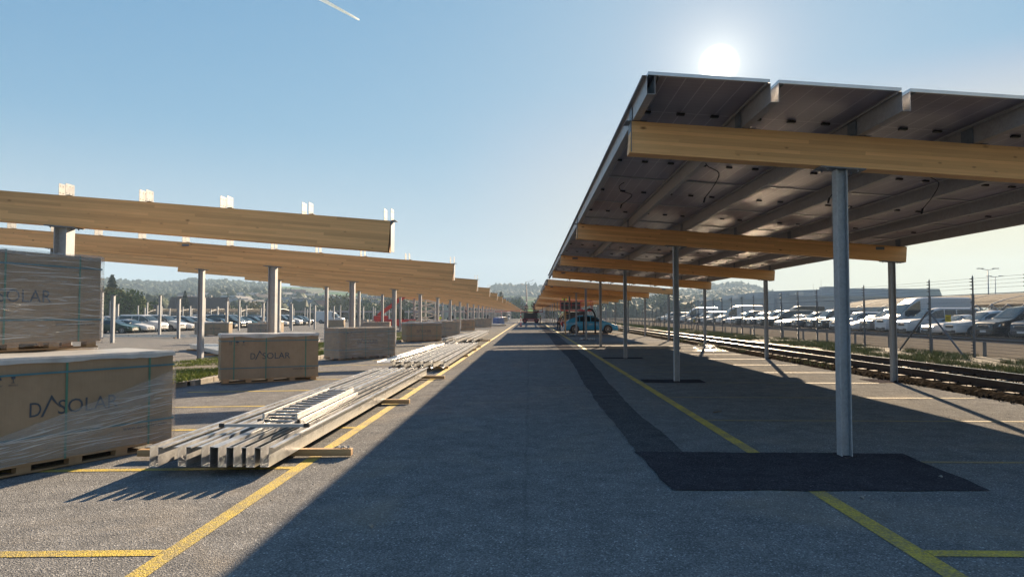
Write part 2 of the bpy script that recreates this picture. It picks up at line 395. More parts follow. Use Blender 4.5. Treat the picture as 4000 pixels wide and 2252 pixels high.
# ------------------------------------------------------------------ ground
def gzl(x):
    if x>-1: return 0.0
    if x>-14: return .0185*(x+1)
    return max(-.29, -.2405+.006*(x+14))
def sheet(name,x0,x1,y0,y1,dz,mat,nx=24,kind='structure'):
    xs=np.linspace(x0,x1,nx+1); V=[];F=[]
    for x in xs:
        V.append((x,y0,gzl(x)+dz)); V.append((x,y1,gzl(x)+dz))
    for i in range(nx): F.append((2*i,2*i+2,2*i+3,2*i+1))
    o=npmesh(name,V,F,mat); 
    if kind: o['kind']=kind
    return o
# one asphalt sheet with the cross fall
mb=MB(); xs=[-170,-60,-30,-22.2,-14,-10,-6,-3.5,-1,4,8.8]
for a,b in zip(xs[:-1],xs[1:]): mb.add([(a,-30,gzl(a)),(b,-30,gzl(b)),(b,290,gzl(b)),(a,290,gzl(a))],[(0,1,2,3)])
tag(mb.build('road',M['asphalt']),kind='structure')
# ballast bed and verge profile right of the asphalt
prof=[(8.78,-.02),(9.0,.05),(9.25,.1),(12.2,.12),(12.6,.1),(13.2,.14),(15.2,.17),(15.7,.165)]
def wavy(x,y,k): return x+ .09*noise.noise(Vector((y*.5,k,0)))+.12*noise.noise(Vector((y*.12,k,4)))
def swath(name,pr,mat,y0=-6,y1=290,st=.5,amp=.02):
    V=[];F=[];ys=np.arange(y0,y1,st); n=len(pr)
    for y in ys:
        for k,(x,z) in enumerate(pr):
            xx=wavy(x,y,k) if k in(0,n-1) else x
            V.append((xx,y,z+amp*noise.noise(Vector((xx*2,y*1.1,3)))))
    for i in range(len(ys)-1):
        for k in range(n-1): a=i*n+k; F.append((a,a+1,a+n+1,a+n))
    o=npmesh(name,V,F,mat); tag(o,kind='structure'); return o
swath('track_bed',[(8.7,-.02),(8.85,.05),(8.97,.12),(10.4,.13),(11.4,.13),(12.1,.1)],M['ballast'])
swath('verge',[(12.0,.09),(12.6,.13),(13.6,.15),(14.6,.17),(15.8,.17)],M['soil'],st=1)
mb=MB(); mb.add([(15.6,-30,.19),(150,-30,.19),(150,290,.19),(15.6,290,.19)],[(0,1,2,3)])
tag(mb.build('parking_lot',M['lot']),kind='structure')
# loose ballast stones
def stones(name,n,xr,yr,zf,s,mat,seed=1):
    rg=np.random.default_rng(seed)
    y=yr[0]+(yr[1]-yr[0])*rg.random(n)**1.7; x=xr[0]+(xr[1]-xr[0])*rg.random(n)
    base=np.array([(0,0,1),(1,0,0),(0,1,0),(-1,0,0),(0,-1,0),(0,0,-1)],float)
    tri=np.array([(0,1,2),(0,2,3),(0,3,4),(0,4,1),(5,2,1),(5,3,2),(5,4,3),(5,1,4)])
    V=np.zeros((n,6,3)); sc=s*(.5+rg.random((n,1,3))); V=base[None]*sc+rg.normal(0,s*.25,(n,6,3))
    a=rg.random(n)*6.28; c,sn=np.cos(a)[:,None],np.sin(a)[:,None]
    X=V[...,0]*c-V[...,1]*sn; Y=V[...,0]*sn+V[...,1]*c
    V[...,0]=X+x[:,None]; V[...,1]=Y+y[:,None]; V[...,2]+= np.array([zf(q) for q in x])[:,None]
    F=(tri[None]+np.arange(n)[:,None,None]*6).reshape(-1,3)
    return npmesh(name,V.reshape(-1,3),F,mat)
def bz(x): return float(np.interp(x,[8.5,8.8,9.1,10.4,11.4,12.1],[.0,.02,.125,.13,.13,.1]))+.01
tag(stones('ballast',9000,(8.68,12.15),(3,60),bz,.028,M['ballast']),'loose dark ballast stones around the railway track','ballast',kind='stuff')
# grass tufts helper
def blades(name,pts,h,mat,seed=2,n=7,w=.012,spread=.06):
    rg=np.random.default_rng(seed); P=np.repeat(np.array(pts,float),n,axis=0); m=len(P)
    P[:,:2]+=rg.normal(0,spread,(m,2)); hh=h*(.4+rg.random(m)); a=rg.random(m)*6.28; lean=rg.normal(0,.45,(m,2))*hh[:,None]
    dx=np.cos(a)*w; dy=np.sin(a)*w
    V=np.zeros((m,3,3)); V[:,0]=P; V[:,0,0]-=dx; V[:,0,1]-=dy; V[:,1]=P; V[:,1,0]+=dx; V[:,1,1]+=dy
    V[:,2]=P; V[:,2,:2]+=lean; V[:,2,2]+=hh
    return npmesh(name,V.reshape(-1,3),np.arange(3*m).reshape(-1,3),mat)
rg=np.random.default_rng(5)
pts=[]
for i in range(15000):
    y=8+120*rg.random()**1.6; x=12.2+3.3*rg.random()
    if noise.noise(Vector((x*.7,y*.35,0)))>-.12: pts.append((x,y,.13))
for i in range(900):
    y=20+60*rg.random(); x=8.75+.5*rg.random()+ (0 if rg.random()<.7 else .3)
    if noise.noise(Vector((x,y*.6,8)))>.12: pts.append((x,y,.05))
tag(blades('verge_grass',pts,.16,M['drygrass'],w=.011),'rough weedy grass along the railway and the fence','grass',kind='stuff')
# median strip with kerb on the left
def median(x0,x1,y0,y1):
    g=MB(); z0=gzl(x0); z1=gzl(x1)
    ya=y0
    n=int((y1-y0)/1.0); 
    V=[];F=[]
    for i in range(n+1):
        y=y0+.25+(y1-y0-.5)*i/n
        for k in range(7):
            x=x0+.12+(x1-x0-.24)*k/6
            V.append((x,y,gzl(x)+.11+.05*math.sin(pi*k/6)+.03*noise.noise(Vector((x,y,2)))))
    for i in range(n):
        for k in range(6): a=i*7+k; F.append((a,a+1,a+8,a+7))
    tag(npmesh('median_soil',V,F,M['soil']),kind='structure')
median(-12.6,-8.2,15.6,140)
random.seed(3)
def kerbrun(p,q):
    p=Vector(p);q=Vector(q);d=(q-p);n=max(1,int(d.length/1.0));d/=n
    for i in range(n):
        a=p+d*i; b=p+d*(i+1); g=(b-a).normalized()*.006; m=MB(); j=random.uniform(-.008,.008)
        za=gzl((a.x+b.x)/2)+.055
        m.bar((a.x+g.x+j,a.y+g.y,za),(b.x-g.x+j,b.y-g.y,za+random.uniform(-.004,.004)),.13,.15)
        yield m
km=MB()
for seg in (((-8.25,16.6,0),(-8.25,110,0)),((-12.55,16.6,0),(-12.55,110,0)),((-8.35,16.5,0),(-9.1,15.6,0)),((-9.15,15.55,0),(-11.6,15.55,0)),((-11.7,15.6,0),(-12.45,16.5,0))):
    for m in kerbrun(*seg): km.add(m.v,m.f)
tag(km.build('kerb',M['kerb'],bevel=.012),'weathered grey kerb stones around the grass median behind the pallet boxes','kerb')
pts=[]
for i in range(14000):
    y=15.8+60*rg.random()**1.5; x=-12.4+4.05*rg.random()
    if noise.noise(Vector((x*.8,y*.6,1)))>-.25: pts.append((x,y,gzl(x)+.13))
tag(blades('median_grass',pts,.075,M['grass'],seed=8,w=.012),'bright green grass on the kerbed median between pallet boxes','grass',kind='stuff')

# road markings, patches
def flat(name,polys,dz,mat,thing=True):
    m=MB()
    for P in polys:
        # subdivide in x so that it follows the cross fall
        (x0,y0,x1,y1)=P; xs=[x0]+[k for k in (-30,-14,-1) if x0<k<x1]+[x1]
        for a,b in zip(xs[:-1],xs[1:]): m.add([(a,y0,gzl(a)+dz),(b,y0,gzl(b)+dz),(b,y1,gzl(b)+dz),(a,y1,gzl(a)+dz)],[(0,1,2,3)])
    return tag(m.build(name,mat),kind='structure')
flat('edge_line',[(-2.52,-8,-2.38,170)],.004,M['yellow'])
flat('edge_line',[(2.53,-8,2.68,6.36),(2.53,8.0,2.68,150)],.004,M['yellow'])
YR=[-.95+0]+[4.66+2.9*k for k in range(1,24)]
flat('bay_line',[(2.684,4.66,8.5,4.78)],.0045,M['yellow'])
flat('bay_line',[((2.684 if not 6<y<8.2 else 4.25),y,8.55,y+.085) for y in YR],.004,M['yellow2'])
YL=[4.62+2.6*k for k in range(0,30)]
flat('bay_line',[(-7.6,y,-2.524,y+.12) for y in YL],.004,M['yellow'])
def ragged(name,pts,mat,dz,amp=.022,st=.1,seed=0):
    # polygon with ragged rim
    out=[]
    n=len(pts)
    for i in range(n):
        a=Vector(pts[i]);b=Vector(pts[(i+1)%n]);k=max(1,int((b-a).length/st))
        nn=Vector((-(b-a).y,(b-a).x)).normalized()
        for j in range(k):
            p=a+(b-a)*j/k; q=p+nn*amp*noise.noise(Vector((p.x*2.3,p.y*2.3,seed)))*1.6
            out.append((q.x,q.y,dz))
    m=MB(); m.add(out,[tuple(range(len(out)))])
    return tag(m.build(name,mat),kind='structure')
ragged('asphalt_patch',[(1.3,6.32),(4.2,6.38),(4.3,8.05),(1.24,8.07)],M['patch'],.008)
strip_l=[];strip_r=[]
y=8.05
while y<120:
    wv=float(np.interp(y,[8,12.6,16,20,25,35,50,120],[0,-.03,.0,.12,.2,.1,.2,.1]))+.03*noise.noise(Vector((y*.31,5,0)))
    strip_l.append((1.26+wv+.015*random.uniform(-1,1)+ .02*noise.noise(Vector((y*3,0,9))),y,.006)); strip_r.append((1.80+wv+.012*min(18,max(0,y-12))+.05*noise.noise(Vector((y*.5,3,0)))+.02*noise.noise(Vector((y*3,4,9))),y,.006)); y+=.3
m=MB(); n=len(strip_l); m.add(strip_l+strip_r,[(i,n+i,n+i+1,i+1) for i in range(n-1)])
tag(m.build('asphalt_trench_strip',M['patch2']),kind='structure')
for k in range(1,9):
    yy=7.88+8.78*k
    ragged('asphalt_patch',[(2.7,yy-.42),(4.15,yy-.45),(4.2,yy+.4),(2.75,yy+.38)],M['patch'],.0085,seed=k)
ragged('asphalt_patch',[(8.2,16.3),(8.72,16.3),(8.75,17.3),(8.2,17.3)],M['patch'],.0085,seed=33)
# rails
tr=empty('railway_track',(10.08,0,.12),0,'long dark railway track with shiny rail heads beside the carport','railway track')
for s in (-1,1):
    x=s*.75
    pr=[(-.07,0),(.07,0),(.07,.015),(.012,.03),(.012,.115),(.036,.125),(.036,.15),(-.036,.15),(-.036,.125),(-.012,.115),(-.012,.03),(-.07,.015)]
    m=MB(); m.prism([(x+a,b+.02) for a,b in pr],'y',-10,285); m.build('rail',M['rail'],tr)
    m=MB(); m.b2((x-.034,-10,.1705),(x+.034,285,.174)); m.build('rail_head',M['railtop'],tr)
m=MB()
for i in range(100):
    y=6+.65*i+random.uniform(-.03,.03); m=MB(); m.box((0,y,-.033+random.uniform(-.008,.004)),(2.12,.24,.1)); m.build('sleeper',M['sleeper'],tr)
m=MB()
for i in range(100,420): m.box((0,6+.65*i,-.033),(2.12,.24,.1))
m.build('sleeper_row',M['sleeper'],tr)['kind']='stuff'

def gzf(x): return gzl(x)+.003
g1=stones('loose_grit',2600,(-7,8.4),(1.5,40),gzf,.006,M['kerb'],seed=4)
tag(g1,'fine loose grit scattered over the asphalt','grit',kind='stuff')
rgl=random.Random(9)
for i,(x,y,lab) in enumerate(((4.05,6.9,'pale pebble on the dark asphalt patch right of the near post'),(2.9,6.1,'pale pebble on the asphalt in front of the dark patch'),(-1.2,5.2,'small stone on the sunlit asphalt left of the shadow edge'))):
    m=MB(); m.cyl((x,y,.003),(x+.012,y+.004,.02),.022,7,.01); tag(m.build('pebble',M['kerb'],smooth=False),lab,'stone')
for i,(x,y,a,l) in enumerate(((4.5,6.25,-.25,.42),(3.0,11.3,.6,.2))):
    m=MB(); m.bar((x,y,.012),(x+l*math.cos(a),y+l*math.sin(a),.015),.012); tag(m.build('twig',M['bark']),('thin twig lying at the right tip of the dark asphalt patch','short twig in the shade behind the near post')[i],'twig')
# ------------------------------------------------------------------ steel posts, glulam frames, solar carport
def hpost(m,x,y,z0,z1,s=.16,t=.012,base=True):
    """H section, flanges facing +-x, web along x"""
    m.b2((x-s/2,y-s/2,z0),(x-s/2+t,y+s/2,z1)); m.b2((x+s/2-t,y-s/2,z0),(x+s/2,y+s/2,z1))
    m.b2((x-s/2+t,y-.005,z0),(x+s/2-t,y+.005,z1))
def head_plate(m,x,y,z,sl,hw=.22,hd=.12):
    m.prism([(x-hw,z+sl*hw),(x+hw,z-sl*hw),(x+hw,z-sl*hw+.014),(x-hw,z+sl*hw+.014)],'y',y-hd,y+hd)
    for a in (-.17,.17):
        for b in (-.08,.08): m.cyl((x+a,y+b,z-sl*a-.02),(x+a,y+b,z-sl*a+.0),.011,6)
def beam_mesh(x0,x1,ztop,depth,sl,yc,th):
    """local coordinates: origin at ztop at x0; returns MB"""
    m=MB(); z1=ztop-sl*(x1-x0)
    m.prism([(x0,ztop-depth),(x1,z1-depth),(x1,z1),(x0,ztop)],'y',yc-th/2,yc+th/2); return m
def bracket(parent,x,y,z,sl,th,M_=None):
    m=MB()
    for s in (-1,1):
        xx=x+s*.052
        m.b2((xx-.002,y-.105,z),(xx+.002,y+.105,z+.185))
        a=(xx,xx+s*.07); m.b2((min(a),y-.105,z+.001),(max(a),y+.105,z+.005))
        for dy in (-.07,0,.07):
            for dz in (.04,.145): m.cyl((xx-.006,y+dy,z+dz),(xx+.006,y+dy,z+dz),.006,6)
    m.build('bracket',M['bright'],parent)
def beam_part(parent,x0,x1,ztop,depth,sl,y,th,bx,cap_side):
    # beam as object with local x axis along the slope so that the grain follows it
    L_=math.hypot(x1-x0,sl*(x1-x0)); ang=math.atan(sl)
    m=MB(); m.b2((0,-th/2,-depth),(L_,th/2,0))
    b=m.build('beam',M['glulam'],parent,bevel=.004); b.location=(x0,y,ztop); b.rotation_euler=(0,ang,0)
    # little steel end plate
    m=MB(); xx=(x0-.005) if cap_side<0 else (x1+.005); zt=ztop-sl*(xx-x0)
    m.b2((xx-.004,y-th/2-.006,zt-depth+.01),(xx+.004,y+th/2+.006,zt-.0)); m.build('end_plate',M['bright'],parent)
    return b
# ---- right hand carport
RY=[7.85+8.78*k for k in range(27)]
RX0,RX1=1.17,9.04; RS=.075
def rz(x): return 3.81-RS*(x-RX0)
PX=[1.19+1.295*k for k in range(7)]   # purlin lines
def purlin_profile(x,z,w=.085,h=.19,f=.045):
    return [(x-w/2-f,z-.018),(x-w/2-f,z),(x-w/2,z),(x-w/2,z-h),(x+w/2,z-h),(x+w/2,z),(x+w/2+f,z),(x+w/2+f,z-.018)]
def thin(prof,t=.003):
    # closed thick outline from an open profile
    out=[];n=len(prof)
    P=[Vector(p) for p in prof]
    off=[]
    for i in range(n):
        d1=(P[i]-P[i-1]).normalized() if i>0 else (P[1]-P[0]).normalized()
        d2=(P[i+1]-P[i]).normalized() if i<n-1 else d1
        n1=Vector((-d1.y,d1.x)); n2=Vector((-d2.y,d2.x)); b=(n1+n2)
        b=b/max(.3,b.length_squared/2) if b.length>0 else n1
        off.append(P[i]+b*t)
    return [tuple(p) for p in P]+[tuple(p) for p in reversed(off)]
pur_zt=lambda x: rz(x)+.196
def carport_block(idx,y0,y1,beams,label,panels=True,detail=2):
    root=empty('solar_carport',(RX0+4,y0,0),0,label,'carport',None)
    if idx is not None: root['group']='solar carport bays along the railway'
    ox,oy=root.location.x,root.location.y
    for k in beams:
        y=RY[k]; frame_R(root,ox,oy,y,k,detail if k<6 else 0)
    for i,px in enumerate(PX):
        a=px+(.035 if i==0 else -.03); z=pur_zt(a)
        m=MB(); m.prism(thin(purlin_profile(a,z)),'y',y0+.01,y1-.01)
        o=m.build('purlin',M['purlin'],root,loc=(-ox,-oy,0))
    if panels:
        n=round((y1-y0)/2.507)
        for i in range(6):
            xa=PX[i]+.005; xb=xa+1.215
            za=pur_zt(xa)+.004; zb=pur_zt(xb)+.004; L_=math.hypot(1.215,za-zb)
            for j in range(n):
                pnl=PANEL if not PANEL_USED else None
                if not PANEL_USED:
                    p=PANEL; PANEL_USED.append(1)
                else: p=copy_tree(PANEL)
                p.parent=root; reg(p,root)
                p.location=(xa-ox,(y0+j*2.507+.005)-oy,za); p.rotation_euler=(0,math.atan((za-zb)/1.215),0)
    return root
PANEL_USED=[]
def make_panel():
    m=MB(); m.b2((.012,.012,.016),(1.203,2.485,.022)); p=m.build('solar_panel',M['pv'])
    f=MB()
    f.b2((0,0,0),(.03,2.497,.003)); f.b2((1.185,0,0),(1.215,2.497,.003)); f.b2((.03,0,0),(1.185,.03,.003)); f.b2((.03,2.467,0),(1.185,2.497,.003))
    f.b2((0,0,.003),(.0115,2.497,.034)); f.b2((1.2035,0,.003),(1.215,2.497,.034)); f.b2((.0115,0,.003),(1.2035,.0115,.034)); f.b2((.0115,2.4855,.003),(1.2035,2.497,.034))
    f.build('module_frame',M['pvframe'],p)
    for x in (.2,.6,1.0): j=MB(); j.b2((x-.045,1.22,-.008),(x+.045,1.27,.015)); j.build('junction_box',M['black'],p)
    return p
PANEL=make_panel()
def frame_R(root,ox,oy,y,k,detail):
    beam_part(root,RX0-ox,RX1-ox,3.81,.365,RS,y-oy,.2,None,-1)
    for x in (3.55,8.72):
        m=MB(); zt=3.81-.365-RS*(x-RX0)-.016; z0=-.02
        hpost(m,x-ox,y-oy,z0,zt,.122); p=m.build('post',M['galv'],root)
        m=MB(); head_plate(m,x-ox,y-oy,zt,RS,.25,.11); h=m.build('head_plate',M['bright'],p)
        if k==0 and x<5:
            m=MB()
            pts=[]
            for a in range(14):
                an=2*pi*a/14; rr=.15+random.uniform(-.05,.05); pts.append((x-ox+rr*math.cos(an),y-oy+rr*.9*math.sin(an)))
            m.prism(pts,'z',0.0085,.022); m.build('asphalt_collar',M['patch'],p)
    if detail:
        if k==0: detail=0
        for i,px in enumerate(PX):
            a=px+(.035 if i==0 else -.03); bracket(root,a-ox,y-oy,rz(a)+.002,RS,.2)
        m=MB(); xx=8.3 if k in(1,4) else 1.6; zz=3.81-RS*(xx-RX0)
        if not detail: return
        m.b2((xx-ox,y-oy-.108,zz-.12),(xx-ox+.2,y-oy-.103,zz-.05)); m.b2((xx-ox,y-oy-.135,zz-.12),(xx-ox+.2,y-oy-.108,zz-.115)); m.build('angle_plate',M['bright'],root)
carport_block(1,6.8,41.9,[0,1,2,3],'nearest roofed solar carport bay beside the dark asphalt patch, timber beams under glass panels',detail=2)
def lone_R(k,label):
    r=empty('carport_frame',(RX0+4,RY[k],0),0,label,'carport frame'); frame_R(r,RX0+4,RY[k],RY[k],k,1)
    return r
lone_R(4,'bare timber frame standing in the first open gap of the carport roof')
carport_block(2,46.6,71.7,[5,6,7],'second roofed solar carport bay, above the blue car')
lone_R(8,'bare timber frame behind the blue car, in the second roof gap')
carport_block(3,83.3,101,[9,10],'third roofed solar carport bay, behind the blue car and red lift')
carport_block(4,101.1,116,[11,12],'carport bay with purlins but no solar panels, far down the right side',panels=False)
carport_block(5,116.1,151.3,[13,14,15,16],'fourth roofed solar carport bay, far down the right side')
for k in range(17,27): 
    r=lone_R(k,'distant bare timber frame at the far end of the right carport row'); r['group']='distant bare frames of the right carport'
# cables hanging from the panels
def cable(pts,r=.006):
    P=[Vector(p) for p in pts]; out=[]
    for i in range(len(P)-1):
        p0=P[max(0,i-1)];p1=P[i];p2=P[i+1];p3=P[min(len(P)-1,i+2)]
        for t in (0,.25,.5,.75): out.append(.5*((2*p1)+(-p0+p2)*t+(2*p0-5*p1+4*p2-p3)*t*t+(-p0+3*p1-3*p2+p3)*t**3))
    out.append(P[-1]); m=MB(); m.tube(out,r,6); return m
for i,(x,y,lab) in enumerate(((2.5,9.3,'loose black cable with plug hanging left of the near post'),(4.0,8.7,'loose black cable hanging just right of the near post'),(5.4,9.0,'loose black cable hanging at far right under the roof'),(1.7,12.2,'short black cable loop hanging near the left roof edge'))):
    z=pur_zt(x)+.0; s=.7 if i<3 else .35
    m=cable([(x,y,z),(x-.07,y+.15,z-.12*s),(x+.0,y+.3,z-.3*s),(x+.2,y+.42,z-.42*s),(x+.13,y+.46,z-.68*s),(x+.02,y+.5,z-.9*s)])
    m.cyl((x+.02,y+.5,z-.9*s),(x+.0,y+.5,z-.9*s-.07),.014,8)
    tag(m.build('hanging_cable',M['cable'],smooth=True),lab,'cable',group='cables hanging under the carport')
# ---- left hand frames
LY=[10.42+8.68*k for k in range(31)]
LX1,LX0=-2.11,-18.95; LS=.0812; LD=.475; LT=.24
def lz(x): return 3.03-LS*(x-LX1)
for k,y in enumerate(LY):
    lab=('%s timber beam frame from the front in the left row, on grey steel posts'%ORD[k]) if k<14 else 'distant timber beam frame near the far end of the left row'
    r=empty('carport_frame',(-10,y,0),0,lab,'carport frame','bare timber frames of the left carport row')
    if k==0: r['label']='nearest timber beam frame at left, with white brackets standing on top'
    beam_part(r,LX0+10,LX1+10,lz(LX0),LD,LS,0,LT,None,1)
    for x in (-7.24,-13.5):
        zt=lz(x)-LD-.016; m=MB(); hpost(m,x+10,0,gzl(x)-.02,zt,.2 if 1 else .16); p=m.build('post',M['galv'],r)
        m=MB(); head_plate(m,x+10,0,zt,LS,.24,.13); m.build('head_plate',M['bright'],p)
    if k<9:
        for j in range(13):
            a=LX1-.05-1.265*j
            if a<LX0+.1: break
            bracket(r,a+10,0,lz(a)+.003,LS,LT)
        if k in(0,1,2,4):
            xx=-4.0-5.8*(k==1); zz=lz(xx)
            if k: 
                m=MB(); m.b2((xx+10,-LT/2-.006,zz-.12),(xx+10.2,-LT/2-.002,zz-.06)); m.b2((xx+10-.03,-LT/2-.05,zz-.12),(xx+10.2,-LT/2-.006,zz-.116)); m.build('angle_plate',M['bright'],r)
# ---- bare posts further left
def make_post(h):
    r=empty('steel_post',(0,0,0)); r['category']='steel post'; m=MB(); hpost(m,0,0,-.05,h,.2); m.build('shaft',M['galv'],r)
    m=MB(); head_plate(m,0,0,h,0,.22,.12); m.build('head_plate',M['bright'],r); return r
P1=make_post(3.2); P2=make_post(3.72)
rows=[(-28.1,P1,'low'),(-34.4,P2,'tall'),(-49.0,P1,'low'),(-55.3,P2,'tall'),(-70.5,P1,'low'),(-76.8,P2,'tall')]
rn=['first','second','third','fourth','fifth','sixth']
for ri,(x,P,hh) in enumerate(rows):
    for k in range(3 if ri<2 else 5,21):
        y=LY[k]+.3
        if x/y < -.86: continue
        dup(P,(x,y,gzl(x)),0,('%s steel post from the front in the %s bare row beyond the median, %s one'%(ORD[k-3],rn[ri],hh)) if k<12 else 'distant bare grey steel post in the far left of the site',group='bare steel posts on the left site' )
        for c in (): pass
for P in (P1,P2): drop(P)
for o in [q for q in bpy.data.objects if q.get('category') is None and q.name.startswith('steel_post') and q.parent is None]: o['category']='steel post'
# ------------------------------------------------------------------ cardboard pallet boxes
def text_mesh(s,size,name='print'):
    c=bpy.data.curves.new(name,'FONT'); c.body=s; c.size=size; c.align_x='CENTER'; c.align_y='CENTER'; c.resolution_u=3
    o=bpy.data.objects.new(name,c); col.objects.link(o)
    dg=bpy.context.evaluated_depsgraph_get(); me=bpy.data.meshes.new_from_object(o.evaluated_get(dg)); bpy.data.objects.remove(o)
    return me
def text_part(parent,s,size,x,y,z,width=None,name='print',rot=(pi/2,0,0),mat='ink'):
    me=text_mesh(s,size); me.materials.clear(); me.materials.append(M[mat])
    o=bpy.data.objects.new(name,me); col.objects.link(o); o.parent=parent; reg(o,parent)
    o.location=(x,y,z); o.rotation_euler=rot
    if width:
        xs=[v.co.x for v in me.vertices]; w=max(xs)-min(xs); mx=(max(xs)+min(xs))/2; k=width/w
        for v in me.vertices: v.co.x=(v.co.x-mx)*k
    return o
def logo(parent,x,y,z,w=.98,h=.16):
    """D ^ SOLAR"""
    text_part(parent,'D',h*1.37,x-w/2+.06,y,z,.115,'logo')
    text_part(parent,'SOLAR',h*1.37,x+.13,y,z,w*.68,'logo')
    m=MB(); cx=x-w/2+.215; t=.02
    b=z-h*.48; tp=z+h*.95
    m.add([(cx-.105,y-.001,b),(cx-.08,y-.001,b),(cx+.002,y-.001,tp-.05),(cx+.085,y-.001,b+.09),(cx+.1,y-.001,b+.07),(cx+.002,y-.001,tp)],[(0,1,2,5),(2,3,4,5)])
    m.build('logo',M['ink'],parent)
def icons(parent,x,y,z,s=.06):
    m=MB()
    for a in (-.018,.018):   # this side up arrows
        m.b2((x+a-.005,y-.001,z-.03),(x+a+.005,y,z+.02)); m.add([(x+a-.014,y-.001,z+.02),(x+a+.014,y-.001,z+.02),(x+a,y-.001,z+.042)],[(0,1,2)])
    m.b2((x-.04,y-.001,z-.042),(x+.04,y,z-.036))
    x2=x+.15  # umbrella
    fan=[(x2+.045*math.cos(q),y-.001,z+.0+.038*math.sin(q)) for q in [pi*i/8 for i in range(9)]]; m.add(fan,[tuple(range(9))]); m.b2((x2-.003,y-.001,z-.035),(x2+.003,y,z+.0)); m.b2((x2-.003,y-.001,z-.04),(x2+.018,y,z-.034))
    x3=x+.3   # glass
    m.add([(x3-.022,y-.001,z+.042),(x3+.022,y-.001,z+.042),(x3+.016,y-.001,z+.005),(x3-.016,y-.001,z+.005)],[(0,1,2,3)]); m.b2((x3-.003,y-.001,z-.03),(x3+.003,y,z+.005)); m.b2((x3-.018,y-.001,z-.035),(x3+.018,y,z-.03))
    m.build('handling_icons',M['ink'],parent)
    text_part(parent,'FRAGILE',.024,x+.3,y-.001,z-.06,name='handling_text'); text_part(parent,'KEEP DRY',.024,x+.15,y-.001,z-.06,name='handling_text')
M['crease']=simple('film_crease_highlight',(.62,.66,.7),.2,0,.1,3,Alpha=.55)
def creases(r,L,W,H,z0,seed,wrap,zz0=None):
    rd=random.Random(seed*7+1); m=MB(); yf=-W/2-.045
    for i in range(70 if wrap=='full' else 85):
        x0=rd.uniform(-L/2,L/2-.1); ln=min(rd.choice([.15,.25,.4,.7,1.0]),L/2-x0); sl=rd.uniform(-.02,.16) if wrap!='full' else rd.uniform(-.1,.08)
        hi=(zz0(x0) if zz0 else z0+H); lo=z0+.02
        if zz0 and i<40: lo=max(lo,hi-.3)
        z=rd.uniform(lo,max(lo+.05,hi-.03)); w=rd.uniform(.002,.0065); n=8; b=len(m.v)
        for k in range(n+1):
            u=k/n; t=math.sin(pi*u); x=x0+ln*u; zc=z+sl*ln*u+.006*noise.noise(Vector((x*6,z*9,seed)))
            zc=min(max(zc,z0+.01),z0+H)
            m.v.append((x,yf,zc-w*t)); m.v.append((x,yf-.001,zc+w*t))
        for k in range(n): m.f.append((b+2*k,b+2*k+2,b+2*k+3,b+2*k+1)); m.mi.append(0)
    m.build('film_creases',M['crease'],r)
BL,BW,BH=2.34,.98,1.08
